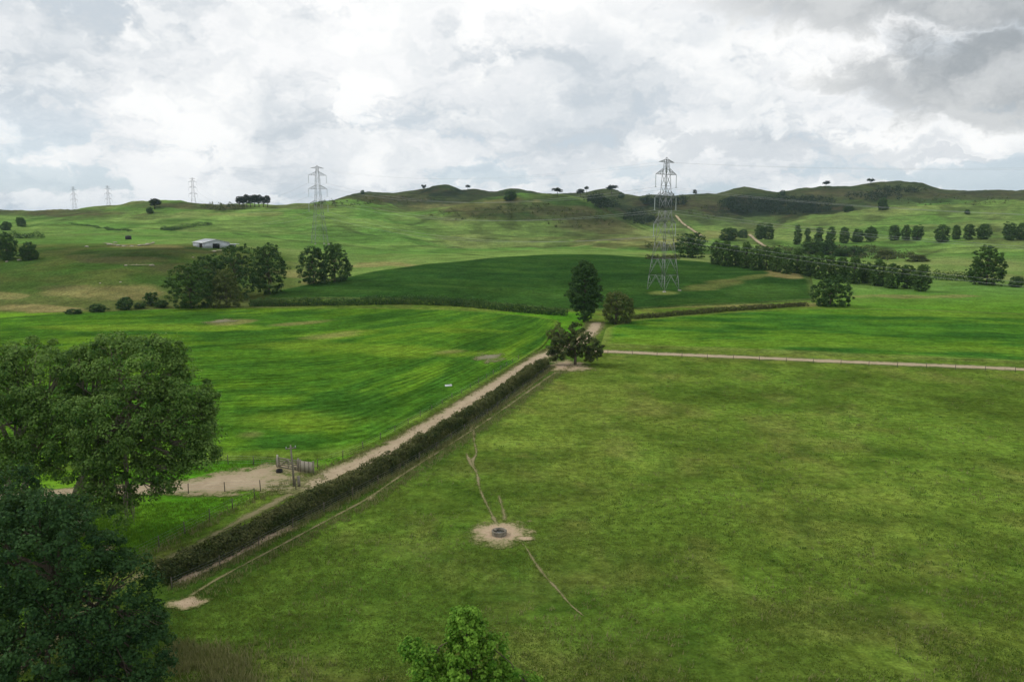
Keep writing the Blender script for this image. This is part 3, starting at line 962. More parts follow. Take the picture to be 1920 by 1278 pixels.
ribbon('path', px_line([(888, 800), (889, 826), (893, 850), (886, 866), (895, 890), (898, 910), (906, 932), (916, 952), (926, 972), (932, 984)], 0.5),
       0.62, M['pathm'], 0.05, 'winding stock path from the hedge to the round trough', seed=13)
ribbon('path', px_line([(874, 848), (882, 868), (892, 884)], 0.4), 0.6, M['pathm'], 0.055, 'short fork of the winding stock path', seed=14)
ribbon('path', px_line([(934, 926), (939, 942), (944, 958), (947, 978)], 0.4), 0.75, M['pathm'], 0.05, 'short worn path above the round trough', seed=15)
BELOW = px_line([(962, 1006), (984, 1024), (1004, 1056), (1024, 1082), (1046, 1106), (1070, 1134), (1096, 1156)], 0.4)
ribbon('path', BELOW, np.interp(np.linspace(0, 1, len(BELOW)), [0, .2, .3, .75, 1], [.3, .25, .5, .45, .1]), M['pathm'], 0.05,
       'thin stock path leading away below the trough', seed=16)
ribbon('path', px_line([(318, 1100), (370, 1074), (420, 1050), (470, 1024), (520, 1000), (560, 985)], 0.5), 1.5, M['bare'], 0.06, 'brown eroded strip of earth at the foot of the hedge', seed=17)
patch('bare_ground', 938, 1001, 68, 27, M['bare'], 0.065, 'bare trampled earth ringed around the trough', 3, 0.12)
patch('bare_ground', 984, 1010, 22, 6, M['bare'], 0.07, 'small bare scrape beside the trough', 5)
patch('bare_ground', 993, 977, 9, 3, M['pathm'], 0.07, 'tiny bare scrape up from the trough', 6)
patch('bare_ground', 350, 1130, 42, 13, M['bare'], 0.065, 'bare earth at the near end of the hedge', 7)
patch('bare_ground', 1066, 687, 52, 12, M['bare'], 0.065, 'bare earth under the open-crowned tree', 8)
patch('bare_ground', 917, 673, 38, 11, M['thin'], 0.40, 'pale bare patch in the left crop by the track', 9)
patch('bare_ground', 420, 604, 38, 5, M['thin'], 0.40, 'pale bare patch at the far side of the left crop', 10)
patch('bare_ground', 693, 934, 13, 6, M['pathm'], 0.07, 'bare scrape on the stock path by the hedge', 11)
patch('bare_ground', 20, 1240, 45, 40, M['bare'], 0.075, 'bare earth under the trees at the lower left corner', 12)
ribbon('bare_ground', px_line(dense([(196, 456), (215, 460), (240, 462), (265, 461), (288, 456)]), 2), 5.5, M['thin'], 0.35, 'pale cut earth along the top of the bank left of the shed', seed=21)
ribbon('bare_ground', px_line(dense([(228, 497), (255, 498), (290, 497)]), 2), 3.0, M['thin'], 0.3, 'thin pale scar lower on the bank', seed=22)
patch('bare_ground', 412, 470, 22, 3, M['thin'], 0.3, 'pale trampled ground in front of the shed', 23)
patch('bare_ground', 195, 1028, 22, 9, M['bare'], 0.07, 'pale bare earth glimpsed between the left trees', 13)


# ----------------------------------------------------------------- foliage
def rnd_dirs(rng, n):
    v = rng.normal(size=(n, 3))
    return v / (np.linalg.norm(v, axis=1)[:, None] + 1e-9)


def leaves_mesh(name, pos, nrm, size, tint, mat, rng, aspect=0.78):
    """one small bent leaf (two triangles across a midrib) per position"""
    n = len(pos)
    r = rnd_dirs(rng, n)
    u = np.cross(nrm, r)
    u /= np.linalg.norm(u, axis=1)[:, None] + 1e-9
    w = np.cross(nrm, u)
    s = (size * rng.uniform(0.65, 1.35, n))[:, None]
    base = pos - u * s * 0.5
    tip = pos + u * s * 0.5
    bend = nrm * s * 0.16
    l = pos + w * s * 0.5 * aspect + bend
    q = pos - w * s * 0.5 * aspect + bend
    V = np.stack([base, l, tip, q], 1).reshape(-1, 3)
    I = np.arange(n) * 4
    F = np.concatenate([np.stack([I, I + 1, I + 2], 1), np.stack([I, I + 2, I + 3], 1)])
    tt = np.clip(tint, 0, 1)
    return mk_mesh(name, V, F, mat, {'tint': ('FACE', 'FLOAT', np.concatenate([tt, tt]))})


def lobes_cloud(rng, lobes, n_clumps, per, clump_r, shell=0.38, flat=0.7, up=0.45):
    """leaves gathered on rounded boughs that sit on the outside of the crown's lobes"""
    C = np.array([l[0] for l in lobes], float)
    Rr = np.array([l[1] for l in lobes], float)
    n_clumps, per = max(8, int(n_clumps * 0.85)), int(per * 1.25)
    rc = clump_r * 1.12
    p = (Rr[:, 0] * Rr[:, 1] * Rr[:, 2]) ** 0.68
    m = n_clumps * 6
    k = rng.choice(len(lobes), m, p=p / p.sum())
    d = rnd_dirs(rng, m)
    rad = np.where(rng.uniform(0, 1, m) < 0.14, rng.uniform(0.1, 0.7, m), rng.uniform(0.72, 1.0, m))
    tip = rng.uniform(0, 1, m) < 0.16            # boughs that stick out of the outline
    rad = np.where(tip, rng.uniform(1.0, 1.0 + 0.7 * rc / Rr[k].mean(1).clip(rc), m), rad)
    cc = C[k] + d * Rr[k] * rad[:, None]
    # how deep inside the other lobes each one lies
    q = (((cc[:, None, :] - C[None]) / Rr[None]) ** 2).sum(2)
    q[np.arange(m), k] = 9
    ok = (q.min(1) > 0.55) | (rng.uniform(0, 1, m) < 0.15)
    acc = []
    A = np.zeros((0, 3))
    for i in np.nonzero(ok)[0]:
        if len(acc) and ((A - cc[i]) ** 2).sum(1).min() < (rc * 0.62) ** 2:
            continue
        acc.append(i)
        A = np.vstack([A, cc[i]])
        if len(acc) >= n_clumps:
            break
    acc = np.array(acc)
    n = len(acc)
    cc, d = cc[acc], d[acc]
    ct = rng.normal(0, 0.15, n)
    cs = rng.uniform(0.65, 1.3, n) * np.where(tip[acc], 0.6, 1.0)
    N = n * per
    ki = np.repeat(np.arange(n), per)
    e = rnd_dirs(rng, N)
    e[:, 2] = np.where(rng.uniform(0, 1, N) < 0.4, np.abs(e[:, 2]), e[:, 2])
    lump = rng.uniform(0.62, 1.05, N) + 0.18 * np.sin(e[:, 0] * 5 + ki) * np.sin(e[:, 1] * 5 + 2 * ki)
    off = e * (rc * cs[ki] * lump)[:, None] * np.array([1, 1, flat])
    stray = rng.uniform(0, 1, N) < 0.10
    off[stray] *= rng.uniform(1.0, 1.9, (int(stray.sum()), 1))
    pos = cc[ki] + off
    nrm = d[ki] * 0.3 + e * 0.8 + rnd_dirs(rng, N) * 0.6 + np.array([0, 0, up])
    nrm /= np.linalg.norm(nrm, axis=1)[:, None]
    tint = 0.45 + ct[ki] + rng.normal(0, 0.2, N)
    return pos, nrm, tint


def limb(mb, a, b, r0, r1, rng, sag=0.03, n=6, sides=6):
    a, b = np.asarray(a, float), np.asarray(b, float)
    s = np.linspace(0, 1, n)[:, None]
    L = np.linalg.norm(b - a)
    p = a + (b - a) * s
    p += np.array([0, 0, 1]) * (np.sin(s * math.pi) * L * sag)
    p[1:-1] += rng.normal(0, L * 0.018, (n - 2, 3))
    mb.tube(p, np.linspace(r0, r1, n), sides)
    return p


def tree_meshes(name, lobes, trunk, leafmat, barkmat, n_clumps, per, clump_r, leaf, seed, r0=0.35, shell=0.38, flat=0.7, up=0.45, stems=None, twigs=0):
    """crown and trunk meshes in the tree's own space, its base at the origin"""
    rng = np.random.default_rng(seed)
    pos, nrm, tint = lobes_cloud(rng, lobes, n_clumps, per, clump_r, shell, flat, up)
    keep = pos[:, 2] > 0.1
    crown = leaves_mesh(name + '_crown', pos[keep], nrm[keep], leaf, tint[keep], leafmat, rng)
    mb = MB()
    for st in (stems or [trunk]):
        st = np.asarray(st, float)
        n = len(st)
        mb.tube(st, np.linspace(r0, r0 * 0.45, n) * np.concatenate([[1.35], np.ones(n - 1)]), 8)
        top = st[-1]
        for l in lobes:
            c = np.asarray(l[0], float)
            if stems and min(range(len(stems)), key=lambda q: np.linalg.norm(np.asarray(stems[q])[-1] - c)) != [i for i, q in enumerate(stems) if q is st or np.array_equal(np.asarray(q, float), st)][0]:
                continue
            start = st[min(n - 1, max(1, int(rng.integers(max(1, n // 2), n))))]
            limb(mb, start, c, r0 * 0.42, r0 * 0.12, rng)
            for q in range(3 + twigs):
                e = c + rnd_dirs(rng, 1)[0] * np.asarray(l[1]) * 0.85
                limb(mb, start * 0.35 + c * 0.65, e, r0 * 0.17, r0 * 0.04, rng, 0.05, 5, 5)
    tr = mb.mesh(name + '_trunk', barkmat, True)
    return crown, tr


def tree(name, label, meshes, loc, cat='tree', group=None, rz=0.0, scale=(1, 1, 1)):
    o = empty(name, loc, label, cat, group, rz, scale)
    link('crown', meshes[0], o)
    link('trunk', meshes[1], o)
    return o


def rnd_lobes(rng, h, w, n, z0=0.12, top=0.97, jit=0.7, size=0.34, shape='round'):
    """n overlapping lobes that fill a crown of height h and width w"""
    out = []
    for i in range(n):
        f = (i + 0.5) / n
        z = h * (z0 + (top - z0) * f)
        if shape == 'round':
            ww = math.sqrt(max(0.05, 1 - (2 * f - 0.85) ** 2 / 1.4))
        elif shape == 'cone':
            ww = 1.05 - 0.85 * f
        elif shape == 'column':
            ww = min(1.0, 0.55 + 1.6 * f) * min(1.0, 2.3 * (1.06 - f))
        else:
            ww = 0.5 + 0.5 * f
        if shape == 'up':
            a = 2.4 * i
            q = w * (0.12 + 0.20 * rng.uniform(0, 1))
            out.append(((math.cos(a) * q, math.sin(a) * q, h * rng.uniform(0.55, 0.86)), (w * rng.uniform(.12, .22), w * rng.uniform(.12, .22), h * rng.uniform(0.09, 0.16))))
            continue
        a = rng.uniform(0, 2 * math.pi)
        rr = w * 0.5 * ww
        lr = w * size * rng.uniform(0.75, 1.15) * (0.6 + 0.4 * ww)
        d = max(0, rr - lr) * rng.uniform(jit, 1.0)
        out.append(((math.cos(a) * d, math.sin(a) * d, min(max(z, lr * 0.75), h - lr * 0.7)), (lr, lr, lr * rng.uniform(0.8, 1.1))))
    if shape == 'round' and z0 < 0.15:
        out.append(((0, 0, h * 0.36), (w * 0.34, w * 0.34, h * 0.30)))
        out.append(((w * 0.05, 0, h * 0.62), (w * 0.32, w * 0.32, h * 0.26)))
    return out


PROTO = {}


def proto(kind, variants, h, w, n, shape, mat, clumps, per, cr, leaf, z0=0.12, r0=0.25, bark='bark', size=0.34, trunk_to=0.55, **kw):
    lst = []
    for i in range(variants):
        rng = np.random.default_rng(hash(kind) % 1 + 1000 + 37 * i + len(kind) * 11)
        lob = rnd_lobes(rng, h, w, n, z0=z0, size=size, shape=shape)
        tk = [(0, 0, -0.4), (0.1, 0, h * trunk_to * 0.4), (0.05, 0.1, h * trunk_to * 0.75), (0, 0, h * trunk_to)]
        lst.append(tree_meshes(kind + '_tree', lob, tk, M[mat], M[bark], clumps, per, cr, leaf, 500 + i * 7 + len(kind), r0, **kw))
    PROTO[kind] = (lst, h, w)


proto('round', 3, 10, 10, 13, 'round', 'lf_mid', 230, 40, 0.75, 0.42, 0.06)
proto('darkround', 3, 10, 10, 13, 'round', 'lf_darkmid', 230, 40, 0.75, 0.42, 0.05)
proto('olive', 2, 10, 9, 12, 'cone', 'lf_olive', 210, 36, 0.65, 0.40, 0.05)
proto('column', 4, 12, 4.4, 10, 'column', 'lf_pop2', 150, 30, 0.55, 0.42, 0.05, 0.2, size=0.36)
proto('poplar', 5, 11, 6.0, 12, 'column', 'lf_pop2', 230, 32, 0.55, 0.42, 0.03, 0.2, size=0.40)
proto('pine', 3, 14, 6, 11, 'round', 'lf_pine', 170, 30, 0.55, 0.5, 0.42, 0.26, size=0.34, trunk_to=0.8)
proto('umbrella', 3, 12, 9, 9, 'up', 'lf_pine', 100, 24, 0.7, 0.6, 0.50, 0.22, size=0.22, trunk_to=0.75, flat=0.5)
proto('shrub', 3, 2.4, 3.6, 8, 'round', 'lf_darkmid', 120, 22, 0.28, 0.24, 0.1, 0.07, size=0.3)
proto('spread', 2, 8, 12, 12, 'round', 'lf_darkmid', 260, 24, 0.6, 0.42, 0.22, 0.3, size=0.28)
_rng = random.Random(5)
_use = {}


def put(kind, px, pb, pt, wpx, label, name='tree', group=None, cat='tree', scale_z=1.0, sink=0.0):
    """a tree whose base stands on the ground at (px, pb), whose top reaches row pt and whose crown is wpx wide"""
    lst, h, w = PROTO[kind]
    loc = gp(px, pb)
    hh = max(1.0, zat(pt, loc[1]) - loc[2])
    ww = 1.2 * wpx / (FPX * CP + (639 - pb) * SP) * loc[1]
    i = _use.get(kind, 0)
    _use[kind] = i + 1
    s = ww / w
    return tree(name, label, lst[i % len(lst)], (loc[0], loc[1], loc[2] - sink), cat, group, _rng.uniform(0, 6.28),
                (s, s * _rng.uniform(0.9, 1.1), hh / h * scale_z))


# ---- the large windblown trees on the left
def hero_trees():
    # coordinates below are world metres; the crowns are about 68 m out
    def rel(lobes, base):
        return [((c[0] - base[0], c[1] - base[1], c[2]), r) for c, r in lobes]
    base = (-38.6, 68.0, float(H(-38.6, 68)))
    lob = [((-32.0, 68, 15.0), (4.2, 4, 2.7)), ((-28.6, 67, 13.2), (2.6, 3, 2.4)), ((-33.5, 66, 11.5), (4, 4, 2.8)), ((-29.0, 67, 10.4), (3.0, 3, 2.3)),
           ((-27.4, 68, 9.3), (1.5, 2, 1.3)), ((-30.0, 69, 7.9), (3.2, 3, 1.7)), ((-35.6, 69, 14.6), (3.6, 4, 2.6)), ((-34.5, 66, 8.6), (2.3, 3, 1.6)),
           ((-27.8, 66.5, 7.2), (1.6, 2, 1.1)), ((-30.4, 66, 4.9), (1.0, 1.2, 1.3)), ((-34.2, 66, 5.6), (1.4, 1.6, 1.9)), ((-33.4, 65.5, 3.6), (1.1, 1.2, 1.3)),
           ((-33.6, 68, 17.0), (1.9, 2, 1.1)), ((-30.6, 68, 16.6), (1.5, 1.6, 1.0)), ((-26.6, 67.5, 11.3), (.8, 1, .7)), ((-37.4, 67, 11.5), (2.2, 2.4, 2.0)), ((-36.6, 70, 16.2), (1.6, 1.8, 1.1)), ((-28.8, 67.5, 15.1), (1.2, 1.4, 1.0)), ((-31.6, 66, 13.6), (1.6, 1.8, 1.5)),
           ((-35.8, 66, 7.0), (1.8, 2, 1.5)), ((-37.2, 66, 8.6), (1.8, 2, 1.4)), ((-31.8, 67, 6.2), (1.7, 2, 1.1)), ((-36.6, 65.5, 5.0), (1.3, 1.4, 1.2)), ((-26.9, 67, 8.4), (1.1, 1.2, .9)), ((-29.4, 66.4, 5.8), (1.1, 1.2, .9)), ((-35.0, 65.5, 4.0), (1.2, 1.3, 1.1)), ((-33.0, 65, 2.6), (.9, 1, .8)), ((-26.2, 67.5, 12.4), (.7, .8, .6)), ((-34.8, 68, 17.3), (1.2, 1.4, .8)), ((-37.6, 68, 15.6), (1.5, 1.6, 1.2))]
    stems = [[(0, 0, -0.5), (0.5, -.2, 2.0), (1.3, -.3, 4.2), (2.2, -.2, 6.6), (3.4, 0, 9.0), (5.0, 0, 12.0)],
             [(-0.6, 0.2, -0.5), (-0.9, .3, 2.5), (0.2, .5, 5.2), (1.6, .8, 7.2), (2.0, 1, 11.0)]]
    m = tree_meshes('poplar', rel(lob, base), None, M['lf_poplar'], M['bark_pale'], 620, 92, 0.70, 0.22, 71, 0.42, 0.30, 0.75, 0.45, stems, 4)
    tree('poplar_tree', 'large pale-trunked leaning poplar with windblown crown reaching over the side track', m, base)
    base = (-45.6, 69.0, float(H(-45.6, 69)))
    lob = [((-41.5, 69, 14.0), (4.0, 4, 2.9)), ((-46, 68, 13.2), (4.6, 4, 3.0)), ((-39.8, 68, 11.4), (2.6, 3, 2.1)), ((-44.5, 67, 10.0), (3.6, 3.5, 2.3)),
           ((-50, 69, 12), (4, 4, 3.4)), ((-43.4, 70, 16.2), (2.0, 2.2, 1.2)), ((-40.4, 69, 8.9), (1.8, 2, 1.4)), ((-47.5, 68, 16), (1.9, 2.2, 1.2)), ((-41.8, 66, 8.2), (1.8, 2, 1.5)), ((-38.6, 68.5, 15.4), (1.9, 2, 1.5)), ((-43.5, 66, 7.2), (1.7, 2, 1.4)), ((-39.6, 66.5, 7.0), (1.3, 1.5, 1.2))]
    stems = [[(0, 0, -0.5), (0.1, 0, 2.5), (0.2, 0, 5.0), (0.9, 0, 7.4), (2.2, 0, 10.5)],
             [(0.5, 0.3, -0.5), (1.0, .3, 2.5), (1.7, .4, 5.0), (2.4, .4, 7.2), (3.2, .3, 9.5)]]
    m = tree_meshes('poplar', rel(lob, base), None, M['lf_poplar'], M['bark_pale'], 460, 90, 0.70, 0.22, 73, 0.40, 0.30, 0.75, 0.45, stems, 4)
    tree('poplar_tree', 'pale-trunked poplar at the left picture edge, its crown merging into the larger one', m, base)
    # dense dark tree closer to the camera
    base = (-25.6, 43.0, float(H(-25.6, 43)))
    lob = [((-26.4, 43, 9.2), (3.4, 3.4, 3.2)), ((-23.2, 43, 6.0), (2.9, 3, 3.2)), ((-29.8, 44, 8.2), (3.2, 3, 3.4)), ((-25.5, 41.5, 5.0), (3.4, 3, 3.6)), ((-21.6, 42.5, 3.4), (2.0, 2.4, 2.4)),
           ((-27.4, 43, 11.4), (1.9, 2, 1.5)), ((-28.8, 42, 4.6), (2.0, 2.5, 3.0)), ((-24.4, 43, 8.8), (2.0, 2, 1.7)), ((-22.2, 43, 7.3), (1.3, 1.5, 1.3)), ((-22.8, 41.5, 1.9), (2.3, 2.2, 1.7)),
           ((-30.8, 43, 11.0), (1.6, 1.8, 1.5)), ((-20.7, 42.4, 5.0), (0.9, 1, 1.0)), ((-25.2, 42.5, 10.6), (1.3, 1.4, 1.2)), ((-26.5, 41.5, 2.2), (2.6, 2.4, 2.0)), ((-20.9, 42.0, 1.9), (1.3, 1.4, 1.5))]
    m = tree_meshes('dark', rel(lob, base), [(0, 0, -.5), (0.1, 0, 2), (-.2, 0, 4.5), (-.4, 0, 7.5)], M['lf_dark'], M['bark'], 760, 84, 0.50, 0.17, 75, 0.36, 0.28, 0.8, 0.4, None, 2)
    tree('dark_tree', 'dense dark green tree filling the lower left corner', m, base)
    base = (-33.5, 50.0, float(H(-33.5, 50)))
    lob = [((-33.6, 50, 8.6), (2.8, 3, 2.8)), ((-36.6, 50, 7.6), (3.0, 3, 3)), ((-31.0, 50, 7.2), (2.2, 2.4, 2.4)), ((-34.0, 49, 5.0), (3.0, 3, 3.0)), ((-31.4, 49.6, 4.2), (1.6, 2, 2)), ((-32.4, 50, 10.6), (1.4, 1.5, 1.3))]
    m = tree_meshes('dark', rel(lob, base), [(0, 0, -.5), (0.1, 0, 2), (-.1, 0, 4.5), (0, 0, 7)], M['lf_dark'], M['bark'], 300, 74, 0.5, 0.18, 77, 0.3, 0.30, 0.8, 0.4, None, 2)
    tree('dark_tree', 'dark leafy tree under the poplars at the left edge', m, base)
    # young bright tree whose top rises into the bottom edge
    k = 33.0
    base = (-1.9, k, float(H(-1.9, k)))
    lob = [((-2.05, k, 9.9), (0.75, 0.75, 1.15)), ((-1.95, k, 8.4), (1.15, 1.1, 1.2)), ((-3.9, k, 8.4), (0.72, 0.7, 0.75)), ((-4.5, k, 9.0), (0.34, 0.35, 0.36)), ((-3.3, k, 7.4), (1.2, 1.1, 1.0)),
           ((-0.75, k, 8.9), (0.55, 0.55, 0.85)), ((-0.6, k, 7.6), (0.95, 0.9, 0.8)), ((0.55, k, 7.05), (0.85, 0.8, 0.5)), ((1.05, k, 7.15), (0.4, 0.4, 0.35)), ((-1.9, k, 6.4), (2.2, 2, 1.3)), ((-1.6, k, 4.6), (2.2, 2.1, 1.5)), ((-4.2, k, 6.8), (0.6, 0.7, 0.7))]
    m = tree_meshes('young', rel(lob, base), [(0, 0, -.4), (0.05, 0, 2.5), (-.05, 0, 5.5), (-.1, 0, 8.2), (-.15, 0, 10.2)], M['lf_bright'], M['bark'], 820, 50, 0.25, 0.15, 79, 0.09, 0.34, 0.9, 0.5, None, 1)
    tree('young_tree', 'top of a bright green young tree at the bottom edge', m, base)


hero_trees()


# ---- middle-distance trees with crowns of their own
def mid_trees():
    def shaped(name, label, px, pb, pt, wpx, rows, mat, clumps, per, cr, leaf, seed, trunk_to, r0=0.3):
        loc = gp(px, pb)
        h = zat(pt, loc[1]) - loc[2]
        w = wpx / (FPX * CP + (639 - pb) * SP) * loc[1]
        lob = [((x * w, y * w, z * h), (r * w, r * w, q * h)) for x, y, z, r, q in rows]
        tk = [(0, 0, -.5), (0.1, 0, h * trunk_to * .4), (0, .1, h * trunk_to * .75), (0, 0, h * trunk_to)]
        m = tree_meshes(name, lob, tk, M[mat], M['bark'], clumps, per, cr, leaf, seed, r0, 0.4)
        return tree(name, label, m, loc)

    def own(name, label, px, pb, pt, wpx, shape, nl, mat, clumps, per, cr, leaf, seed, z0=0.08, bark='bark', size=0.3, trunk_to=0.5, shell=0.4, r0=0.3, group=None):
        loc = gp(px, pb)
        h = zat(pt, loc[1]) - loc[2]
        w = 1.12 * wpx / (FPX * CP + (639 - pb) * SP) * loc[1]
        rng = np.random.default_rng(seed)
        lob = rnd_lobes(rng, h, w, nl, z0=z0, size=size, shape=shape)
        tk = [(0, 0, -.5), (0.1, 0, h * trunk_to * .4), (0, .1, h * trunk_to * .75), (0, 0, h * trunk_to)]
        m = tree_meshes(name, lob, tk, M[mat], M[bark], clumps, per, cr, leaf, seed, r0, shell)
        return tree(name, label, m, loc, 'tree', group)
    shaped('tall_tree', 'tall dark tear-shaped tree standing at the track junction', 1095, 603, 487, 74,
           [(0, 0, .90, .18, .09), (-.12, 0, .82, .18, .10), (.14, 0, .80, .19, .10), (.03, 0, .84, .20, .10), (-.06, .05, .72, .27, .12), (.10, -.05, .68, .24, .11), (-.14, 0, .58, .28, .11), (.16, .05, .52, .28, .12), (-.22, 0, .43, .25, .10),
            (.24, -.05, .40, .22, .10), (0, -.12, .48, .30, .13), (-.1, 0, .28, .24, .10), (.14, 0, .24, .22, .10), (-.2, .0, .30, .16, .08), (0, -.1, .12, .2, .1), (-.30, 0, .50, .14, .06), (.33, 0, .47, .13, .06)],
           'lf_darkmid', 560, 44, 0.55, 0.34, 301, .6)
    own('olive_tree', 'pale olive bushy tree just right of the tall dark one', 1154, 607, 549, 66, 'round', 14, 'lf_olive', 260, 40, 0.55, 0.34, 303, 0.05)
    shaped('open_tree', 'open-crowned dark tree where the track meets the paddock', 1078, 684, 604, 104,
           [(-.36, 0, .42, .14, .15), (-.26, .05, .58, .15, .14), (-.12, 0, .70, .15, .13), (.02, .05, .84, .14, .11), (.13, 0, .70, .16, .14), (.27, -.05, .54, .16, .15), (.38, 0, .36, .13, .15),
            (.20, 0, .32, .15, .15), (-.40, 0, .24, .10, .13), (.05, -.1, .50, .16, .14), (-.16, -.06, .38, .13, .12), (.30, .05, .20, .12, .12), (-.02, 0, .93, .07, .05), (-.28, -.05, .22, .10, .10), (-.02, .1, .28, .12, .12)],
           'lf_mixed', 300, 46, 0.42, 0.28, 315, .5, 0.26)
    own('olive_tree', 'thin olive bush behind the open-crowned tree', 1050, 652, 612, 52, 'round', 9, 'lf_olive', 130, 24, 0.4, 0.28, 317, 0.15, size=0.2, shell=0.5)
    own('round_tree', 'lone low rounded dark tree on the right flats', 1556, 574, 523, 76, 'round', 16, 'lf_darkmid', 330, 44, 0.62, 0.36, 319, 0.05)
    own('round_tree', 'big rounded tree at the end of the right-hand hedge', 1849, 534, 467, 66, 'round', 16, 'lf_mid', 460, 50, 0.66, 0.42, 321, 0.04)
    g = 'clump of broadleaf trees beyond the left crop'
    own('broadleaf_tree', 'leftmost broad dark green tree of the clump beyond the left crop', 358, 578, 500, 88, 'round', 17, 'lf_mid', 380, 44, 0.68, 0.38, 323, 0.03, group=g)
    own('broadleaf_tree', 'yellowish conical tree in front of the left clump', 425, 578, 507, 70, 'cone', 13, 'lf_olive', 420, 24, 0.5, 0.36, 325, 0.04, group=g)
    own('broadleaf_tree', 'dark tree behind the yellowish conical one', 442, 558, 468, 90, 'round', 16, 'lf_darkmid', 330, 44, 0.72, 0.42, 327, 0.08, group=g)
    own('broadleaf_tree', 'tall dark tree at the right end of the left clump', 505, 553, 461, 72, 'round', 16, 'lf_darkmid', 330, 44, 0.72, 0.42, 329, 0.06, group=g)
    own('broadleaf_tree', 'dark tree behind the leftmost one of the clump', 388, 556, 484, 70, 'round', 13, 'lf_darkmid', 420, 24, 0.6, 0.42, 331, 0.06, group=g)
    g = 'pair of trees at the corner of the dark crop'
    own('broadleaf_tree', 'left tree of the pair at the corner of the dark crop', 588, 534, 465, 58, 'round', 14, 'lf_darkmid', 280, 44, 0.7, 0.42, 333, 0.06, group=g)
    own('broadleaf_tree', 'right tree of the pair at the corner of the dark crop', 628, 530, 462, 62, 'round', 14, 'lf_darkmid', 280, 44, 0.7, 0.42, 335, 0.16, group=g)


mid_trees()

ORD = ['first', 'second', 'third', 'fourth', 'fifth', 'sixth', 'seventh', 'eighth', 'ninth', 'tenth', 'eleventh', 'twelfth', 'thirteenth',
       'fourteenth', 'fifteenth', 'sixteenth', 'seventeenth', 'eighteenth', 'nineteenth', 'twentieth']


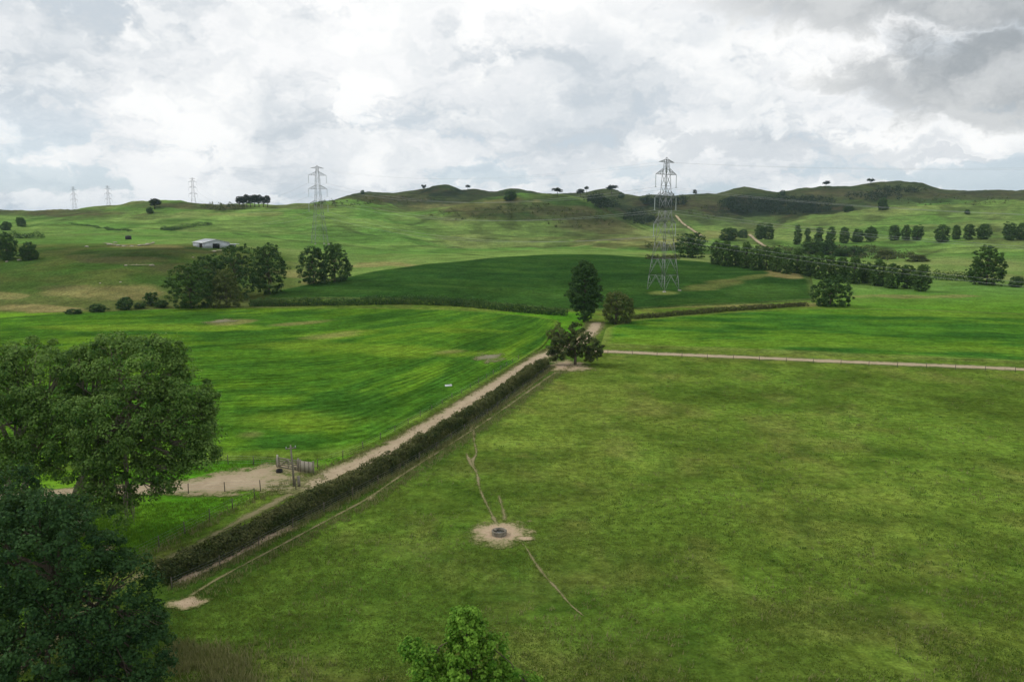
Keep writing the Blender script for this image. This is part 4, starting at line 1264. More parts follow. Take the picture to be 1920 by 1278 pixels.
def far_trees():
    # poplar row along the lower fence on the right
    xs = [1342, 1360, 1378, 1398, 1417, 1436, 1455, 1474, 1494, 1513, 1534, 1555, 1578, 1601, 1622, 1646, 1672, 1700, 1727]
    for i, x in enumerate(xs):
        f = (x - 1342) / (1727 - 1342)
        put('poplar', x, 497 + 49 * f + 2 * math.sin(i * 2.1), 453 + 48 * f + 4 * math.sin(i * 3.7), 20 + 6 * f, f'{ORD[i]} poplar from the left in the near diagonal row', 'poplar_tree', 'near diagonal row of poplars')
    # upper row
    row = [('poplar', 1425, 449, 420, 17), ('poplar', 1441, 449, 420, 20), ('column', 1494, 459, 422, 16), ('column', 1513, 460, 428, 13), ('column', 1535, 460, 426, 16), ('column', 1558, 460, 425, 19),
           ('poplar', 1582, 456, 427, 19), ('darkround', 1607, 454, 431, 25), ('round', 1632, 452, 428, 26), ('poplar', 1676, 451, 423, 24), ('poplar', 1698, 450, 423, 17), ('poplar', 1720, 450, 423, 21),
           ('poplar', 1766, 453, 422, 25), ('poplar', 1792, 449, 423, 16), ('poplar', 1816, 449, 421, 20), ('poplar', 1844, 448, 421, 24), ('poplar', 1891, 450, 418, 24), ('poplar', 1914, 449, 419, 20)]
    for i, (k, x, b, t_, w) in enumerate(row):
        put(k, x, b, t_, w * 0.88, f'{ORD[i]} tree from the left in the far upper row on the right', 'poplar_tree', 'far upper row of trees')
    put('darkround', 1367, 450, 428, 34, 'dark clump of tree left of the clay track', 'bush_tree')
    put('darkround', 1392, 446, 431, 18, 'small dark tree beside the clay track', 'bush_tree')
    put('spread', 1298, 483, 443, 62, 'wide flat-topped dark tree right of the large pylon', 'spreading_tree')
    put('spread', 1600, 480, 464, 44, 'low spreading dark tree between the two poplar rows', 'spreading_tree')
    put('round', 1520, 474, 450, 30, 'dark bush below the left end of the far upper row', 'bush_tree')
    put('darkround', 1548, 476, 452, 34, 'dark bush beside the low spreading tree', 'bush_tree')
    put('round', 1575, 480, 466, 26, 'small rounded bush left of the low spreading tree', 'bush_tree')
    put('olive', 1660, 486, 470, 40, 'olive bush right of the low spreading tree', 'bush_tree')
    put('olive', 1720, 490, 478, 42, 'olive bush behind the right end of the near poplar row', 'bush_tree')
    put('darkround', 1906, 538, 519, 26, 'small dark shrub at the right edge of the flats', 'shrub_tree')
    # left
    put('darkround', 14, 488, 439, 34, 'dark tree at the left edge on the bank', 'round_tree')
    put('darkround', 58, 487, 456, 30, 'smaller rounded tree beside the dark one at the left edge', 'round_tree')
    put('darkround', 12, 432, 416, 18, 'far dark tree near the left edge below the ridge', 'far_tree')
    put('darkround', 40, 424, 408, 16, 'lone dark tree on the far slope at left', 'far_tree')
    put('pine', 291, 391, 373, 20, 'taller of two dark trees on the left ridge', 'far_tree')
    put('darkround', 282, 400, 389, 12, 'smaller dark tree below the one on the left ridge', 'far_tree')
    for i, x in enumerate([449, 456, 463, 470, 478, 486, 494, 502]):
        put('pine', x, 388, 365.5 + abs(i - 3.5) * 0.9 + 1.5 * math.sin(i * 2.4), 11.5, f'{ORD[i]} pine from the left in the block on the ridge', 'pine_tree', 'block of pines on the ridge')
    for i, (x, b, t_, w, k, lb) in enumerate([(795, 359, 346, 9, 'umbrella', 'tiny lone tree on the ridge left of the highest knoll'), (877, 357, 345, 9, 'umbrella', 'tiny lone tree on the ridge right of the highest knoll'),
                                           (1045, 368, 350, 20, 'umbrella', 'flat-topped skyline tree above the central hill'), (1089, 370, 354, 18, 'umbrella', 'skyline tree left of the small knoll'),
                                           (1100, 362, 347, 8, 'umbrella', 'thin tall skyline tree by the small knoll'), (1147, 363, 345, 22, 'umbrella', 'windswept skyline tree on the small knoll'),
                                           (957, 376, 358, 22, 'darkround', 'dark tree on the crest of the central hill'), (1302, 370, 355, 9, 'umbrella', 'tiny skyline tree right of the large pylon'),
                                           (1467, 366, 357, 10, 'darkround', 'small dark tree in the skyline saddle'), (1548, 353, 337, 13, 'umbrella', 'umbrella-shaped skyline tree left of the high knoll at right'),
                                           (1632, 347, 333, 14, 'umbrella', 'windswept skyline tree on the shoulder of the high knoll'), (680, 364, 357, 8, 'darkround', 'small bush on the ridge right of the second pylon'),
                                           (1813, 402, 393, 9, 'darkround', 'lone small tree on the bright slope at right'), (1590, 398, 384, 16, 'darkround', 'dark tree on the scrubby slope at right'),
                                           (1655, 394, 372, 18, 'darkround', 'dark tree in the gully below the high knoll'), (1165, 372, 362, 12, 'darkround', 'dark bush just below the small knoll')]):
        put(k, x, b, t_, w, lb, 'skyline_tree', None)
    # low shrubs on the margin of the left crop
    for x, b, t_, w, lb in [(186, 586, 571, 32, 'low spreading shrub on the margin of the left crop'), (235, 581, 559, 27, 'rounded dark shrub on the margin of the left crop'),
                            (284, 573, 550, 25, 'rounded shrub nearest the left tree clump'), (262, 578, 568, 20, 'small shrub between two rounded shrubs on the crop margin'),
                            (304, 576, 564, 24, 'low shrub touching the left tree clump'), (140, 590, 580, 30, 'lowest shrub at the left end of the crop margin')]:
        put('shrub', x, b, t_, w, lb, 'shrub', 'shrubs on the crop margin', 'shrub')


far_trees()


# ----------------------------------------------------------------- hedges
def hedge(label, L, height, width, leaf, per_m, mat, seed, dens_top=0.5, hmod=0.25):
    rng = np.random.default_rng(seed)
    n = normals2(L)
    s = np.concatenate([[0], np.cumsum(np.linalg.norm(np.diff(L, axis=0), axis=1))])
    tot = s[-1]
    N = int(tot * per_m)
    q = rng.uniform(0, tot, N)
    cx, cy = np.interp(q, s, L[:, 0]), np.interp(q, s, L[:, 1])
    nx, ny = np.interp(q, s, n[:, 0]), np.interp(q, s, n[:, 1])
    hm = height * (1 + hmod * (fbm(q, q * 0, 5, 3, seed) - 0.5) * 2)
    wm = width * (1 + 0.35 * (fbm(q, q * 0 + 50, 4, 3, seed + 3) - 0.5) * 2)
    a = rng.uniform(-0.12, 1.12, N) * math.pi
    rad = rng.uniform(0, 1, N) ** 0.22
    lump = 1 + 0.24 * (vnoise(q * 1.1, a * 2.0, seed + 9) - 0.5) * 2
    stray = rng.uniform(0, 1, N) < 0.03
    rad = np.where(stray, rad * rng.uniform(1.0, 1.35, N), rad)
    du = np.cos(a) * rad * wm * 0.5 * lump
    dz = np.abs(np.sin(a)) ** 0.7 * rad * hm * lump
    du = du + rng.normal(0, 0.06, N)
    X, Y = cx + nx * du, cy + ny * du
    o3 = gp_o = np.array([L[0][0], L[0][1], float(H(L[0][0], L[0][1]))])
    P = np.stack([X, Y, H(cx, cy) + np.maximum(dz, 0.03)], 1) - o3
    nr = np.stack([nx * np.cos(a), ny * np.cos(a), np.sin(a) * 0.8 + 0.2], 1) + rnd_dirs(rng, N) * 0.8
    nr /= np.linalg.norm(nr, axis=1)[:, None]
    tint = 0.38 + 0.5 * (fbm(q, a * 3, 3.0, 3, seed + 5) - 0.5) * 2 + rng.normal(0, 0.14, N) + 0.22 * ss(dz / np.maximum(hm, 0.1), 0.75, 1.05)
    o = empty('hedge', o3, label, 'hedge')
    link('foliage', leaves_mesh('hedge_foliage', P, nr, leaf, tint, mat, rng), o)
    mb = MB()
    for k in np.arange(0.6, tot, 1.1):
        bx, by = np.interp(k, s, L[:, 0]), np.interp(k, s, L[:, 1])
        b = np.array([bx, by, float(H(bx, by)) - 0.1]) - o3
        for j in range(2):
            e = b + np.array([rng.normal(0, width * 0.18), rng.normal(0, width * 0.18), height * rng.uniform(0.55, 0.85)])
            mb.tube([b, (b + e) / 2 + rng.normal(0, 0.05, 3), e], [0.05, 0.035, 0.015], 4, False)
    mb.build('stems', M['bark'], o)['kind'] = 'stuff'
    return o


hedge('long dark clipped hedge running diagonally between track and paddock', HEDGE, 1.75, 2.1, 0.18, 950, M['lf_hedge_g'], 41, hmod=0.24)
hedge('far dark hedge between the left crop and the dark crop', px_line([(468, 574), (560, 573), (640, 572), (740, 570), (830, 572), (910, 578), (985, 586), (1062, 592)], 1.0),
      2.5, 2.4, 0.34, 170, M['lf_darkmid'], 43)
hedge('low brownish rough hedge along the bank right of the olive tree', px_line([(1186, 598), (1260, 592), (1340, 585), (1430, 579), (1512, 573)], 1.0), 1.3, 2.4, 0.32, 110, M['lf_hedge'], 45)
hedge('tall dark hedge leading to the big rounded tree at right', px_line([(1748, 524), (1780, 526), (1812, 527), (1836, 529)], 1.0), 4.2, 3.0, 0.45, 110, M['lf_mid'], 47, hmod=0.35)
hedge('dark shelter hedge near the left edge below the ridge', px_line([(22, 447), (50, 447), (84, 446)], 2.0), 3.6, 4, 0.6, 40, M['lf_darkmid'], 49, hmod=0.4)
hedge('scrubby dark hedge on the slope behind the shed', px_line([(305, 432), (335, 430), (365, 425), (395, 420)], 2.0), 2.6, 4, 0.6, 30, M['lf_darkmid'], 51, hmod=0.6)
hedge('thin dark hedgerow curving across the far left slope', px_line([(130, 420), (180, 426), (215, 432), (245, 434)], 2.0), 1.5, 3, 0.5, 20, M['lf_darkmid'], 53, hmod=0.6)
hedge('dark scrub hedge behind the foot of the large pylon', px_line([(1212, 487), (1240, 487), (1270, 486)], 1.5), 2.2, 3, 0.5, 60, M['lf_hedge'], 55, hmod=0.4)


# ----------------------------------------------------------------- bush and scrub on the hills (reads as one mass)
def scrub(name, label, ells, n, size, mat, seed, leaf=0.9, per=26):
    rng = np.random.default_rng(seed)
    pos, nrm, tint = [], [], []
    for (cx, cy, rx, ry, cnt) in ells:
        k = 0
        guard = 0
        while k < cnt and guard < cnt * 6:
            guard += 1
            a, r = rng.uniform(0, 6.28), math.sqrt(rng.uniform(0, 1))
            try:
                g = gp(cx + rx * r * math.cos(a), cy + ry * r * math.sin(a), 3)
            except ValueError:
                continue
            if g[1] < 380 or g[1] > 1320:
                continue
            k += 1
            s = size * rng.uniform(0.5, 1.3)
            d = rnd_dirs(rng, per)
            d[:, 2] = np.abs(d[:, 2])
            pos.append(g + np.array([0, 0, s * 0.35]) + d * np.array([s * 0.62, s * 0.62, s * 0.8]) * rng.uniform(0.6, 1.0, (per, 1)))
            q = d + rnd_dirs(rng, per) * 0.6
            nrm.append(q / np.linalg.norm(q, axis=1)[:, None])
            tint.append(np.full(per, rng.uniform(0.1, 0.6)) + rng.normal(0, 0.12, per))
    me = leaves_mesh(name, np.concatenate(pos), np.concatenate(nrm), leaf, np.concatenate(tint), mat, rng)
    return tag(link(name, me), label, None, None, 'stuff')


scrub('bush', 'dark native bush covering the steep faces of the hills',
      [(1400, 388, 55, 14, 140), (1475, 390, 55, 16, 170), (1530, 388, 40, 14, 90), (1245, 382, 45, 9, 120), (1200, 412, 28, 12, 70), (1135, 386, 26, 7, 60), (1115, 380, 16, 6, 30),
       (1690, 360, 45, 5, 40), (1640, 372, 60, 8, 50)], 0, 7.5, M['lf_pine'], 61, 1.5)
scrub('scrub', 'low patchy scrub dotted over the hill slopes',
      [(420, 391, 45, 6, 60), (760, 378, 80, 8, 60), (900, 404, 100, 10, 40), (1080, 412, 90, 18, 70), (1560, 472, 90, 8, 70), (1240, 467, 32, 5, 26), (1660, 484, 70, 7, 60), (1440, 470, 40, 4, 30), (1790, 378, 110, 10, 50),
       (640, 384, 60, 6, 30), (990, 392, 60, 10, 30), (1330, 400, 40, 12, 40)], 0, 3.4, M['lf_hedge_g'], 63, 0.9, 20)


# ----------------------------------------------------------------- pylons and power lines
def pylon_meshes():
    Hs = [0, 5.6, 11.5, 17.5, 24.0, 28.5, 33.0, 37.0, 41.0, 46.0]
    Ws = [4.1, 3.6, 3.0, 2.35, 1.75, 1.55, 1.35, 1.2, 1.0, 0.5]        # half widths

    def wd(z):
        return float(np.interp(z, Hs, Ws))
    parts = []
    for sx, sy in ((1, 1), (1, -1), (-1, -1), (-1, 1)):
        mb = MB()
        for a, b in zip(Hs[:-1], Hs[1:]):
            mb.bar((sx * wd(a), sy * wd(a), a - (0.8 if a == 0 else 0)), (sx * wd(b), sy * wd(b), b), 0.14 if a < 24 else 0.125)
        parts.append(('leg', mb.mesh('pylon_leg', M['steel'])))
    fc = [((1, 1), (1, -1)), ((1, -1), (-1, -1)), ((-1, -1), (-1, 1)), ((-1, 1), (1, 1))]
    for (p, q) in fc:
        mb = MB()
        for i, (a, b) in enumerate(zip(Hs[:-1], Hs[1:])):
            A = np.array([p[0] * wd(a), p[1] * wd(a), a])
            B = np.array([q[0] * wd(a), q[1] * wd(a), a])
            C = np.array([p[0] * wd(b), p[1] * wd(b), b])
            D = np.array([q[0] * wd(b), q[1] * wd(b), b])
            th = 0.065 if a < 24 else 0.065
            if a < 12:
                mid = (C + D) / 2
                mb.bar(A, mid, th).bar(B, mid, th)
                m1, m2 = (A + mid) / 2, (B + mid) / 2
                mb.bar(m1, (A + C) / 2, th * .8).bar(m2, (B + D) / 2, th * .8)
                mb.bar(m1, C, th * .8).bar(m2, D, th * .8)
            else:
                mb.bar(A, D, th).bar(B, C, th)
            mb.bar(C, D, th)
        parts.append(('lattice_face', mb.mesh('pylon_lattice', M['steel'])))
    arms = [(24.0, 5.9, 2.4), (33.0, 5.7, 2.2), (41.0, 5.5, 2.1), (45.2, 4.1, 0.9)]
    tips = []
    for z, hw, dz in arms:
        for s in (-1, 1):
            mb = MB()
            w0, w1 = wd(z), wd(z + dz)
            tip = np.array([s * hw, 0, z])
            for sy in (-1, 1):
                a = np.array([s * w0, sy * w0, z])
                b = np.array([s * w1, sy * w1, z + dz])
                mb.bar(a, tip, 0.125).bar(b, tip, 0.125)
                for f in (0.3, 0.6):
                    mb.bar(a + (tip - a) * f, b + (tip - b) * f, 0.06)
                    mb.bar(a + (tip - a) * f, b + (tip - b) * (f - 0.3), 0.06)
            for f in (0.0, 0.3, 0.6):
                a0 = np.array([s * w0, -w0, z])
                a1 = np.array([s * w0, w0, z])
                mb.bar(a0 + (tip - a0) * f, a1 + (tip - a1) * f, 0.06)
            parts.append(('cross_arm', mb.mesh('pylon_arm', M['steel'])))
            if z < 44:
                mi = MB()
                zs = np.linspace(z - 0.1, z - 4.3, 43)
                rr = np.where(np.arange(43) % 2 == 0, 0.16, 0.07)
                mi.tube(np.stack([np.full(43, s * hw), np.zeros(43), zs], 1), rr, 7)
                mi.box((s * hw, 0, z - 4.4), (0.16, 0.7, 0.16))
                parts.append(('>insulator', mi.mesh('pylon_insulator', M['insul'])))
                tips.append((s * hw, 0, z - 4.48))
            else:
                tips.append((s * hw, 0, z - 0.05))
    mb = MB()
    for s in (-1, 1):
        for y in (-1, 1):
            mb.bar((s * .55, y * .55, 46), (0, 0, 46.9), 0.12)
    parts.append(('peak', mb.mesh('pylon_peak', M['steel'])))
    for sx, sy in ((1, 1), (1, -1), (-1, -1), (-1, 1)):
        mb = MB()
        mb.box((sx * 4.15, sy * 4.15, -0.1), (0.9, 0.9, 0.9))
        parts.append(('footing', mb.mesh('pylon_footing', M['concrete'])))
    return parts, tips


def power_line():
    parts, tips = pylon_meshes()
    A = gp(1243, 545)
    locs = [A]
    bY = 505.0
    for px, Y in ((598, 505.0), (365, 1050.0), (206, 1400.0), (142, 1520.0)):
        X = (px - 960) / (FPX * CP + 229 * SP) * Y
        locs.append(np.array([X, Y, float(H(X, Y))]))
    dv = A[:2] - locs[1][:2]
    dv = dv / np.linalg.norm(dv)
    nxt = np.array([*(A[:2] + dv * 340), 0.0])
    nxt[2] = float(H(nxt[0], nxt[1]))
    chain = [nxt] + locs
    tops = {1: 295, 2: 310, 3: 333, 4: 348, 5: 350}
    lab = {1: 'large lattice pylon rising from the dark crop', 2: 'second lattice pylon on the green slope left of centre', 3: 'third lattice pylon standing behind the left ridge',
           4: 'small far pylon on the skyline left of the third', 5: 'leftmost and faintest pylon on the skyline'}
    world_tips = []
    for i, c in enumerate(chain):
        a = chain[max(i - 1, 0)][:2]
        b = chain[min(i + 1, len(chain) - 1)][:2]
        d = b - a
        rz = math.atan2(d[1], d[0]) - math.pi / 2
        if i == 0:
            s = 1.0
        else:
            s = (zat(tops[i], c[1]) - c[2]) / 46.9
        if i >= 1:
            o = empty('pylon', tuple(c), lab[i], 'pylon', 'pylons of the high-voltage line', rz, (s, s, s))
            last = o
            for nm, me in parts:                    # an insulator hangs from the arm built just before it
                if nm[0] == '>':
                    link(nm[1:], me, last)
                else:
                    last = link(nm, me, o)
        ca, sa = math.cos(rz), math.sin(rz)
        world_tips.append([np.array([c[0] + s * (t[0] * ca - t[1] * sa), c[1] + s * (t[0] * sa + t[1] * ca), c[2] + s * t[2]]) for t in tips])
    spans = ['between the large pylon and the right edge', 'between the large and the second pylon', 'between the second and the third pylon']
    lev = ['lowest', 'lowest', 'middle', 'middle', 'upper', 'upper', 'topmost', 'topmost']
    for k in range(3):
        for j in range(8):
            # the arms are numbered from the left of each pylon, the chain turns little
            p, q = world_tips[k][j], world_tips[k + 1][j]
            s = np.linspace(0, 1, 40)[:, None]
            L = np.linalg.norm(q - p)
            sag = L * (0.030 if j < 6 else 0.022)
            P = p + (q - p) * s
            P[:, 2] -= (4 * s * (1 - s))[:, 0] * sag
            mb = MB()
            mb.tube(P, ((0.024 if k == 0 else 0.034) if j < 6 else 0.014), 5, False)
            o = mb.build('power_cable', M['wire'])
            other = (world_tips[k][j ^ 1] + world_tips[k + 1][j ^ 1])[1]
            side = 'nearer' if (p + q)[1] < other else 'farther'
            tag(o, f'{side} of the two {lev[j]} power cables {spans[k]}', 'cable', 'power cables')


power_line()


# ----------------------------------------------------------------- farm shed on the bank
def shed():
    a = gp(381, 465)
    k = a[1] / (FPX * CP + 180 * SP)
    rz = R(35)
    w = 40 * k / math.cos(rz)             # gable end
    L = 44 * k / math.sin(rz)             # long side running back to the left
    h, rise = 10.0 * k, 6.0 * k
    o = empty('farm_shed', (a[0], a[1], a[2] - 0.2), 'grey iron farm shed with open bays on the bank', 'shed', None, rz)
    t = 0.12
    mid = w / 2
    d0, d1 = w * 0.36, w * 0.62
    mb = MB()
    mb.box((d0 / 2, 0, h / 2), (d0, t, h))
    mb.box(((w + d1) / 2, 0, h / 2), (w - d1, t, h))
    mb.box(((d0 + d1) / 2, 0, h * 0.92), (d1 - d0, t, h * 0.16))
    mb.add(np.array([(0, -t / 2, h), (w, -t / 2, h), (mid, -t / 2, h + rise), (0, t / 2, h), (w, t / 2, h), (mid, t / 2, h + rise)]), [(0, 1, 2), (5, 4, 3)])
    mb.build('end_wall', M['wall'], o)
    mb = MB()
    mb.box((mid, L, h / 2), (w, t, h))
    mb.add(np.array([(0, L - t / 2, h), (w, L - t / 2, h), (mid, L - t / 2, h + rise), (0, L + t / 2, h), (w, L + t / 2, h), (mid, L + t / 2, h + rise)]), [(0, 1, 2), (5, 4, 3)])
    mb.build('end_wall', M['wall'], o)
    mb = MB()
    mb.box((w - t, L / 2, h / 2), (t, L - 2.5 * t, h))
    mb.build('side_wall', M['wall'], o)
    mb = MB()
    mb.box((t, L * 0.68, h / 2), (t, L * 0.6, h))
    mb.box((t, L * 0.04, h / 2), (t, L * 0.05, h))
    mb.box((t, L * 0.22, h * 0.93), (t, L * 0.31, h * 0.14))
    mb.build('side_wall', M['wall'], o)
    for f in (0.07, 0.21, 0.375):
        mb = MB()
        mb.box((t * 2, L * f, h / 2 - 0.1), (0.2, 0.2, h - 0.2))
        mb.build('post', M['wood'], o)
    ns = 14
    for xe in (-0.4, w + 0.4):
        for i in range(ns):
            y0, y1 = -0.5 + (L + 1) * i / ns, -0.5 + (L + 1) * (i + 1) / ns - 0.02
            mb = MB()
            ze = h - 0.4 * rise / (w / 2) + 0.08
            zr = h + rise + 0.08
            q = [(mid, y0, zr), (xe, y0, ze), (xe, y1, ze), (mid, y1, zr), (mid, y0, zr + .06), (xe, y0, ze + .06), (xe, y1, ze + .06), (mid, y1, zr + .06)]
            mb.add(np.array(q), [(0, 1, 2, 3), (7, 6, 5, 4), (0, 4, 5, 1), (1, 5, 6, 2), (2, 6, 7, 3), (3, 7, 4, 0)])
            yr = (y0 + y1) / 2
            mb.bar((mid, yr, zr + .08), (xe, yr, ze + .08), 0.07)
            mb.build('roof_sheet', M['roof'], o)
    # open lean-to on the right end
    mb = MB()
    mb.box((w + 2.6, 3.0, h - 0.75), (4.4, 6.4, 0.1))
    mb.build('lean_to_roof', M['roof'], o)
    mb = MB()
    mb.box((w + 2.6, 6.1, (h - 0.8) / 2), (4.3, 0.1, h - 0.85))
    mb.build('lean_to_wall', M['wall'], o)
    for xx in (w + 1.2, w + 2.8, w + 4.6):
        mb = MB()
        mb.box((xx, 0, (h - 0.8) / 2), (0.18, 0.18, h - 0.85))
        mb.build('post', M['wood'], o)
    # a small tank stand up the slope
    b = gp(241, 449)
    o = empty('water_tank', tuple(b), 'small dark water tank on the slope left of the shed', 'tank')
    mb = MB()
    mb.tube([(0, 0, -.2), (0, 0, 1.9), (0, 0, 2.2)], [1.7, 1.7, 1.2], 16)
    tb = mb.build('tank_body', M['black'], o, False)
    mb = MB()
    mb.tube([(0, 0, 2.2), (0, 0, 2.35)], [.35, .35], 10)
    mb.build('lid', M['black'], tb)


shed()


def boulders():
    rng = np.random.default_rng(9)
    spots = [(163, 463, 8), (222, 461, 7), (232, 462, 6), (247, 462, 7), (262, 461, 8), (276, 459, 9), (287, 456, 7), (236, 498, 6), (284, 498, 8), (256, 497, 5), (206, 459, 9), (216, 455, 6), (36, 488, 7),
             (13, 491, 6), (362, 483, 4), (402, 472, 8), (188, 531, 4), (226, 529, 4)]
    labs = ['pale boulder at the far left of the bank rocks', 'pale boulder left of the row of bank rocks', 'small pale boulder second in the row of bank rocks', 'pale boulder third in the row of bank rocks',
            'pale boulder fourth in the row of bank rocks', 'broad pale boulder near the right end of the bank rocks', 'pale boulder at the right end of the bank rocks', 'pale stone lower on the bank, left of two',
            'pale stone lower on the bank, right of two', 'small stone between the two lower bank stones', 'large pinkish pale rock below the water tank', 'smaller rock beside the large one below the tank',
            'pale stone beside the rounded tree at left', 'pale stone under the dark tree at the left edge', 'tiny pale stone below the shed', 'pale rock just below the shed doorway',
            'tiny stone on the grassy slope, left of two', 'tiny stone on the grassy slope, right of two']
    for (px, py, w), lb in zip(spots, labs):
        g = gp(px, py)
        s = w / 1480 * g[1] * 0.5
        nu, nv = 10, 7
        V = [(0, 0, 1)]
        for i in range(1, nv):
            for j in range(nu):
                a, b = math.pi * i / nv, 2 * math.pi * j / nu
                V.append((math.sin(a) * math.cos(b), math.sin(a) * math.sin(b), math.cos(a)))
        V.append((0, 0, -1))
        V = np.array(V)
        V = V * (1 + 0.5 * (fbm(V[:, 0] * 3 + px, V[:, 1] * 3 + V[:, 2] * 2 + py, 1.6, 3, 3) - 0.5))[:, None]
        V = V * np.array([s * 1.25, s * 0.9, s * 0.5])
        F4, F3 = [], []
        for j in range(nu):
            k = (j + 1) % nu
            F3.append((0, 1 + j, 1 + k))
            F3.append((len(V) - 1, 1 + (nv - 2) * nu + k, 1 + (nv - 2) * nu + j))
            for i in range(nv - 2):
                F4.append((1 + i * nu + j, 1 + (i + 1) * nu + j, 1 + (i + 1) * nu + k, 1 + i * nu + k))
        o = link('boulder', mk_mesh('boulder', V, [np.array(F4), np.array(F3)], M['rock']), None, tuple(g + np.array([0, 0, s * 0.15])))
        o.rotation_euler = (0, 0, rng.uniform(0, 6))
        tag(o, lb, 'boulder', 'pale rocks on the bank')


boulders()


# ----------------------------------------------------------------- trough, gate, pole and yard things
def ring_mesh(mb, r_out, r_in, z0, z1, n=32):
    an = np.arange(n) * 2 * math.pi / n
    c, s = np.cos(an), np.sin(an)
    prof = [(r_out, z0), (r_out * 1.01, (z0 + z1) / 2), (r_out, z1 - 0.02), (r_out - 0.03, z1), (r_in + 0.03, z1), (r_in, z1 - 0.02), (r_in, z0 + 0.08)]
    V = np.concatenate([np.stack([r * c, r * s, np.full(n, z)], 1) for r, z in prof])
    F = []
    for k in range(len(prof) - 1):
        for j in range(n):
            q = (j + 1) % n
            F.append((k * n + j, k * n + q, (k + 1) * n + q, (k + 1) * n + j))
    mb.add(V, F)


def yard_things():
    m_tr = mat_noise('worn_concrete', (0.13, 0.115, 0.09), (0.27, 0.24, 0.19), 3, 0.9, 0.2, 0.3)
    g = gp(936, 1003)
    o = empty('water_trough', tuple(g), 'round concrete stock trough on bare earth in the paddock', 'trough')
    mb = MB()
    ring_mesh(mb, 0.66, 0.55, -0.05, 0.50)
    tw = mb.build('trough_wall', m_tr, o, False)
    mb = MB()
    ring_mesh(mb, 0.69, 0.64, 0.38, 0.47)
    mb.build('rim_band', m_tr, tw)
    mb = MB()
    an = np.arange(32) * 2 * math.pi / 32
    V = np.vstack([[0, 0, 0.30], np.stack([np.cos(an) * .555, np.sin(an) * .555, np.full(32, .30)], 1)])
    mb.add(V, [(0, 1 + i, 1 + (i + 1) % 32) for i in range(32)])
    mb.build('water', M['water'], o)
    mb = MB()
    mb.box((-0.36, 0.24, 0.38), (0.22, 0.18, 0.2), 0.6)
    mb.build('float_valve_box', M['wood'], o)
    # white trough in the crop
    g = gp(841, 727)
    o = empty('white_trough', (g[0], g[1], g[2] + 0.0), 'small white trough standing in the left crop near the track', 'trough', None, 0.2, (0.6, 0.6, 0.75))
    mb = MB()
    for s in ((0, 0.33, .38, 1.9, .08, .66), (0, -0.33, .38, 1.9, .08, .66), (0.91, 0, .38, .08, .58, .66), (-0.91, 0, .38, .08, .58, .66), (0, 0, .1, 1.74, .58, .08)):
        mb.box(s[:3], s[3:])
    mb.build('basin', M['white'], o)
    mb = MB()
    mb.box((0.6, 0, .735), (0.5, .7, .05))
    mb.build('lid', M['white'], o)
    # black rubber tub
    g = gp(524, 886)
    o = empty('rubber_tub', tuple(g + np.array([0, 0, .06])), 'small black rubber tub on the gravel yard', 'tub')
    mb = MB()
    ring_mesh(mb, 0.36, 0.30, 0.0, 0.34, 20)
    mb.build('tub_wall', M['black'], o)
    mb = MB()
    mb.tube([(0, 0, 0.02), (0, 0, 0.1)], [.31, .31], 20)
    mb.build('base', M['black'], o)

    # timber gate: five bars between two posts, and a boarded panel right of it
    def rail_gate(a, b, label, name='gate', post='gate_post'):
        d = b[:2] - a[:2]
        L = float(np.linalg.norm(d))
        rz = math.atan2(d[1], d[0])
        o = empty(name, tuple(a), label, 'gate', None, rz)
        for z in (0.22, 0.46, 0.72, 0.98, 1.24):
            mb = MB()
            mb.box((L / 2, 0, z), (L - 0.3, 0.05, 0.12))
            mb.build('rail', M['wood'], o)
        for f in (0.07, 0.5, 0.93):
            mb = MB()
            mb.box((L * f, 0.05, 0.73), (0.1, 0.05, 1.2))
            mb.build('stile', M['wood'], o)
        mb = MB()
        mb.bar((L * .08, -.05, .2), (L * .5, -.05, 1.26), 0.08).bar((L * .5, -.05, 1.26), (L * .92, -.05, .2), 0.08)
        mb.build('brace', M['wood'], o)
        for x in (0, L):
            mb = MB()
            mb.tube([(x, 0, -.3), (x, 0, 1.55)], [.12, .11], 8)
            mb.build('post', M['wood_pale'] if x == 0 else M['wood'], o)
        return o
    a, b = gp(521, 877), gp(560, 884)
    rail_gate(a, b, 'weathered grey timber bar gate at the back of the gravel yard')
    a, b = gp(563, 886), gp(586, 889)
    d = b[:2] - a[:2]
    L = float(np.linalg.norm(d))
    o = empty('board_panel', tuple(a), 'pale boarded timber panel right of the bar gate', 'panel', None, math.atan2(d[1], d[0]))
    nb = 9
    for i in range(nb):
        mb = MB()
        mb.box((L * (i + .5) / nb, 0, 0.78), (L / nb - 0.015, 0.04, 1.25 + 0.02 * math.sin(i * 2.3)))
        mb.build('board', M['wood_pale'] if i % 3 else M['wood'], o)
    for z in (.4, 1.15):
        mb = MB()
        mb.box((L / 2, 0.06, z), (L, 0.06, .1))
        mb.build('rail', M['wood'], o)
    for x in (0, L + .1):
        mb = MB()
        mb.tube([(x, .08, -.3), (x, .08, 1.5)], [.1, .1], 8)
        mb.build('post', M['wood'], o)
    # low power pole in the yard
    g = gp(552, 912)
    top = zat(834, g[1])
    hh = top - g[2]
    o = empty('service_pole', tuple(g), 'slim timber pole with a small crossbar beside the yard', 'pole')
    mb = MB()
    mb.tube([(0, 0, -.3), (-0.1, 0, hh * .5), (-.22, 0, hh)], [.12, .10, .08], 8)
    mb.build('shaft', M['wood'], o, True)
    mb = MB()
    mb.box((-.2, 0, hh - .35), (1.1, .1, .1), 0.5)
    cb = mb.build('crossbar', M['wood'], o)
    for s in (-1, 1):
        mb = MB()
        mb.tube([(-.2 + s * .42, s * .23, hh - .3), (-.2 + s * .42, s * .23, hh - .12)], [.05, .035], 7)
        mb.build('insulator', M['insul'], cb)
    mb = MB()
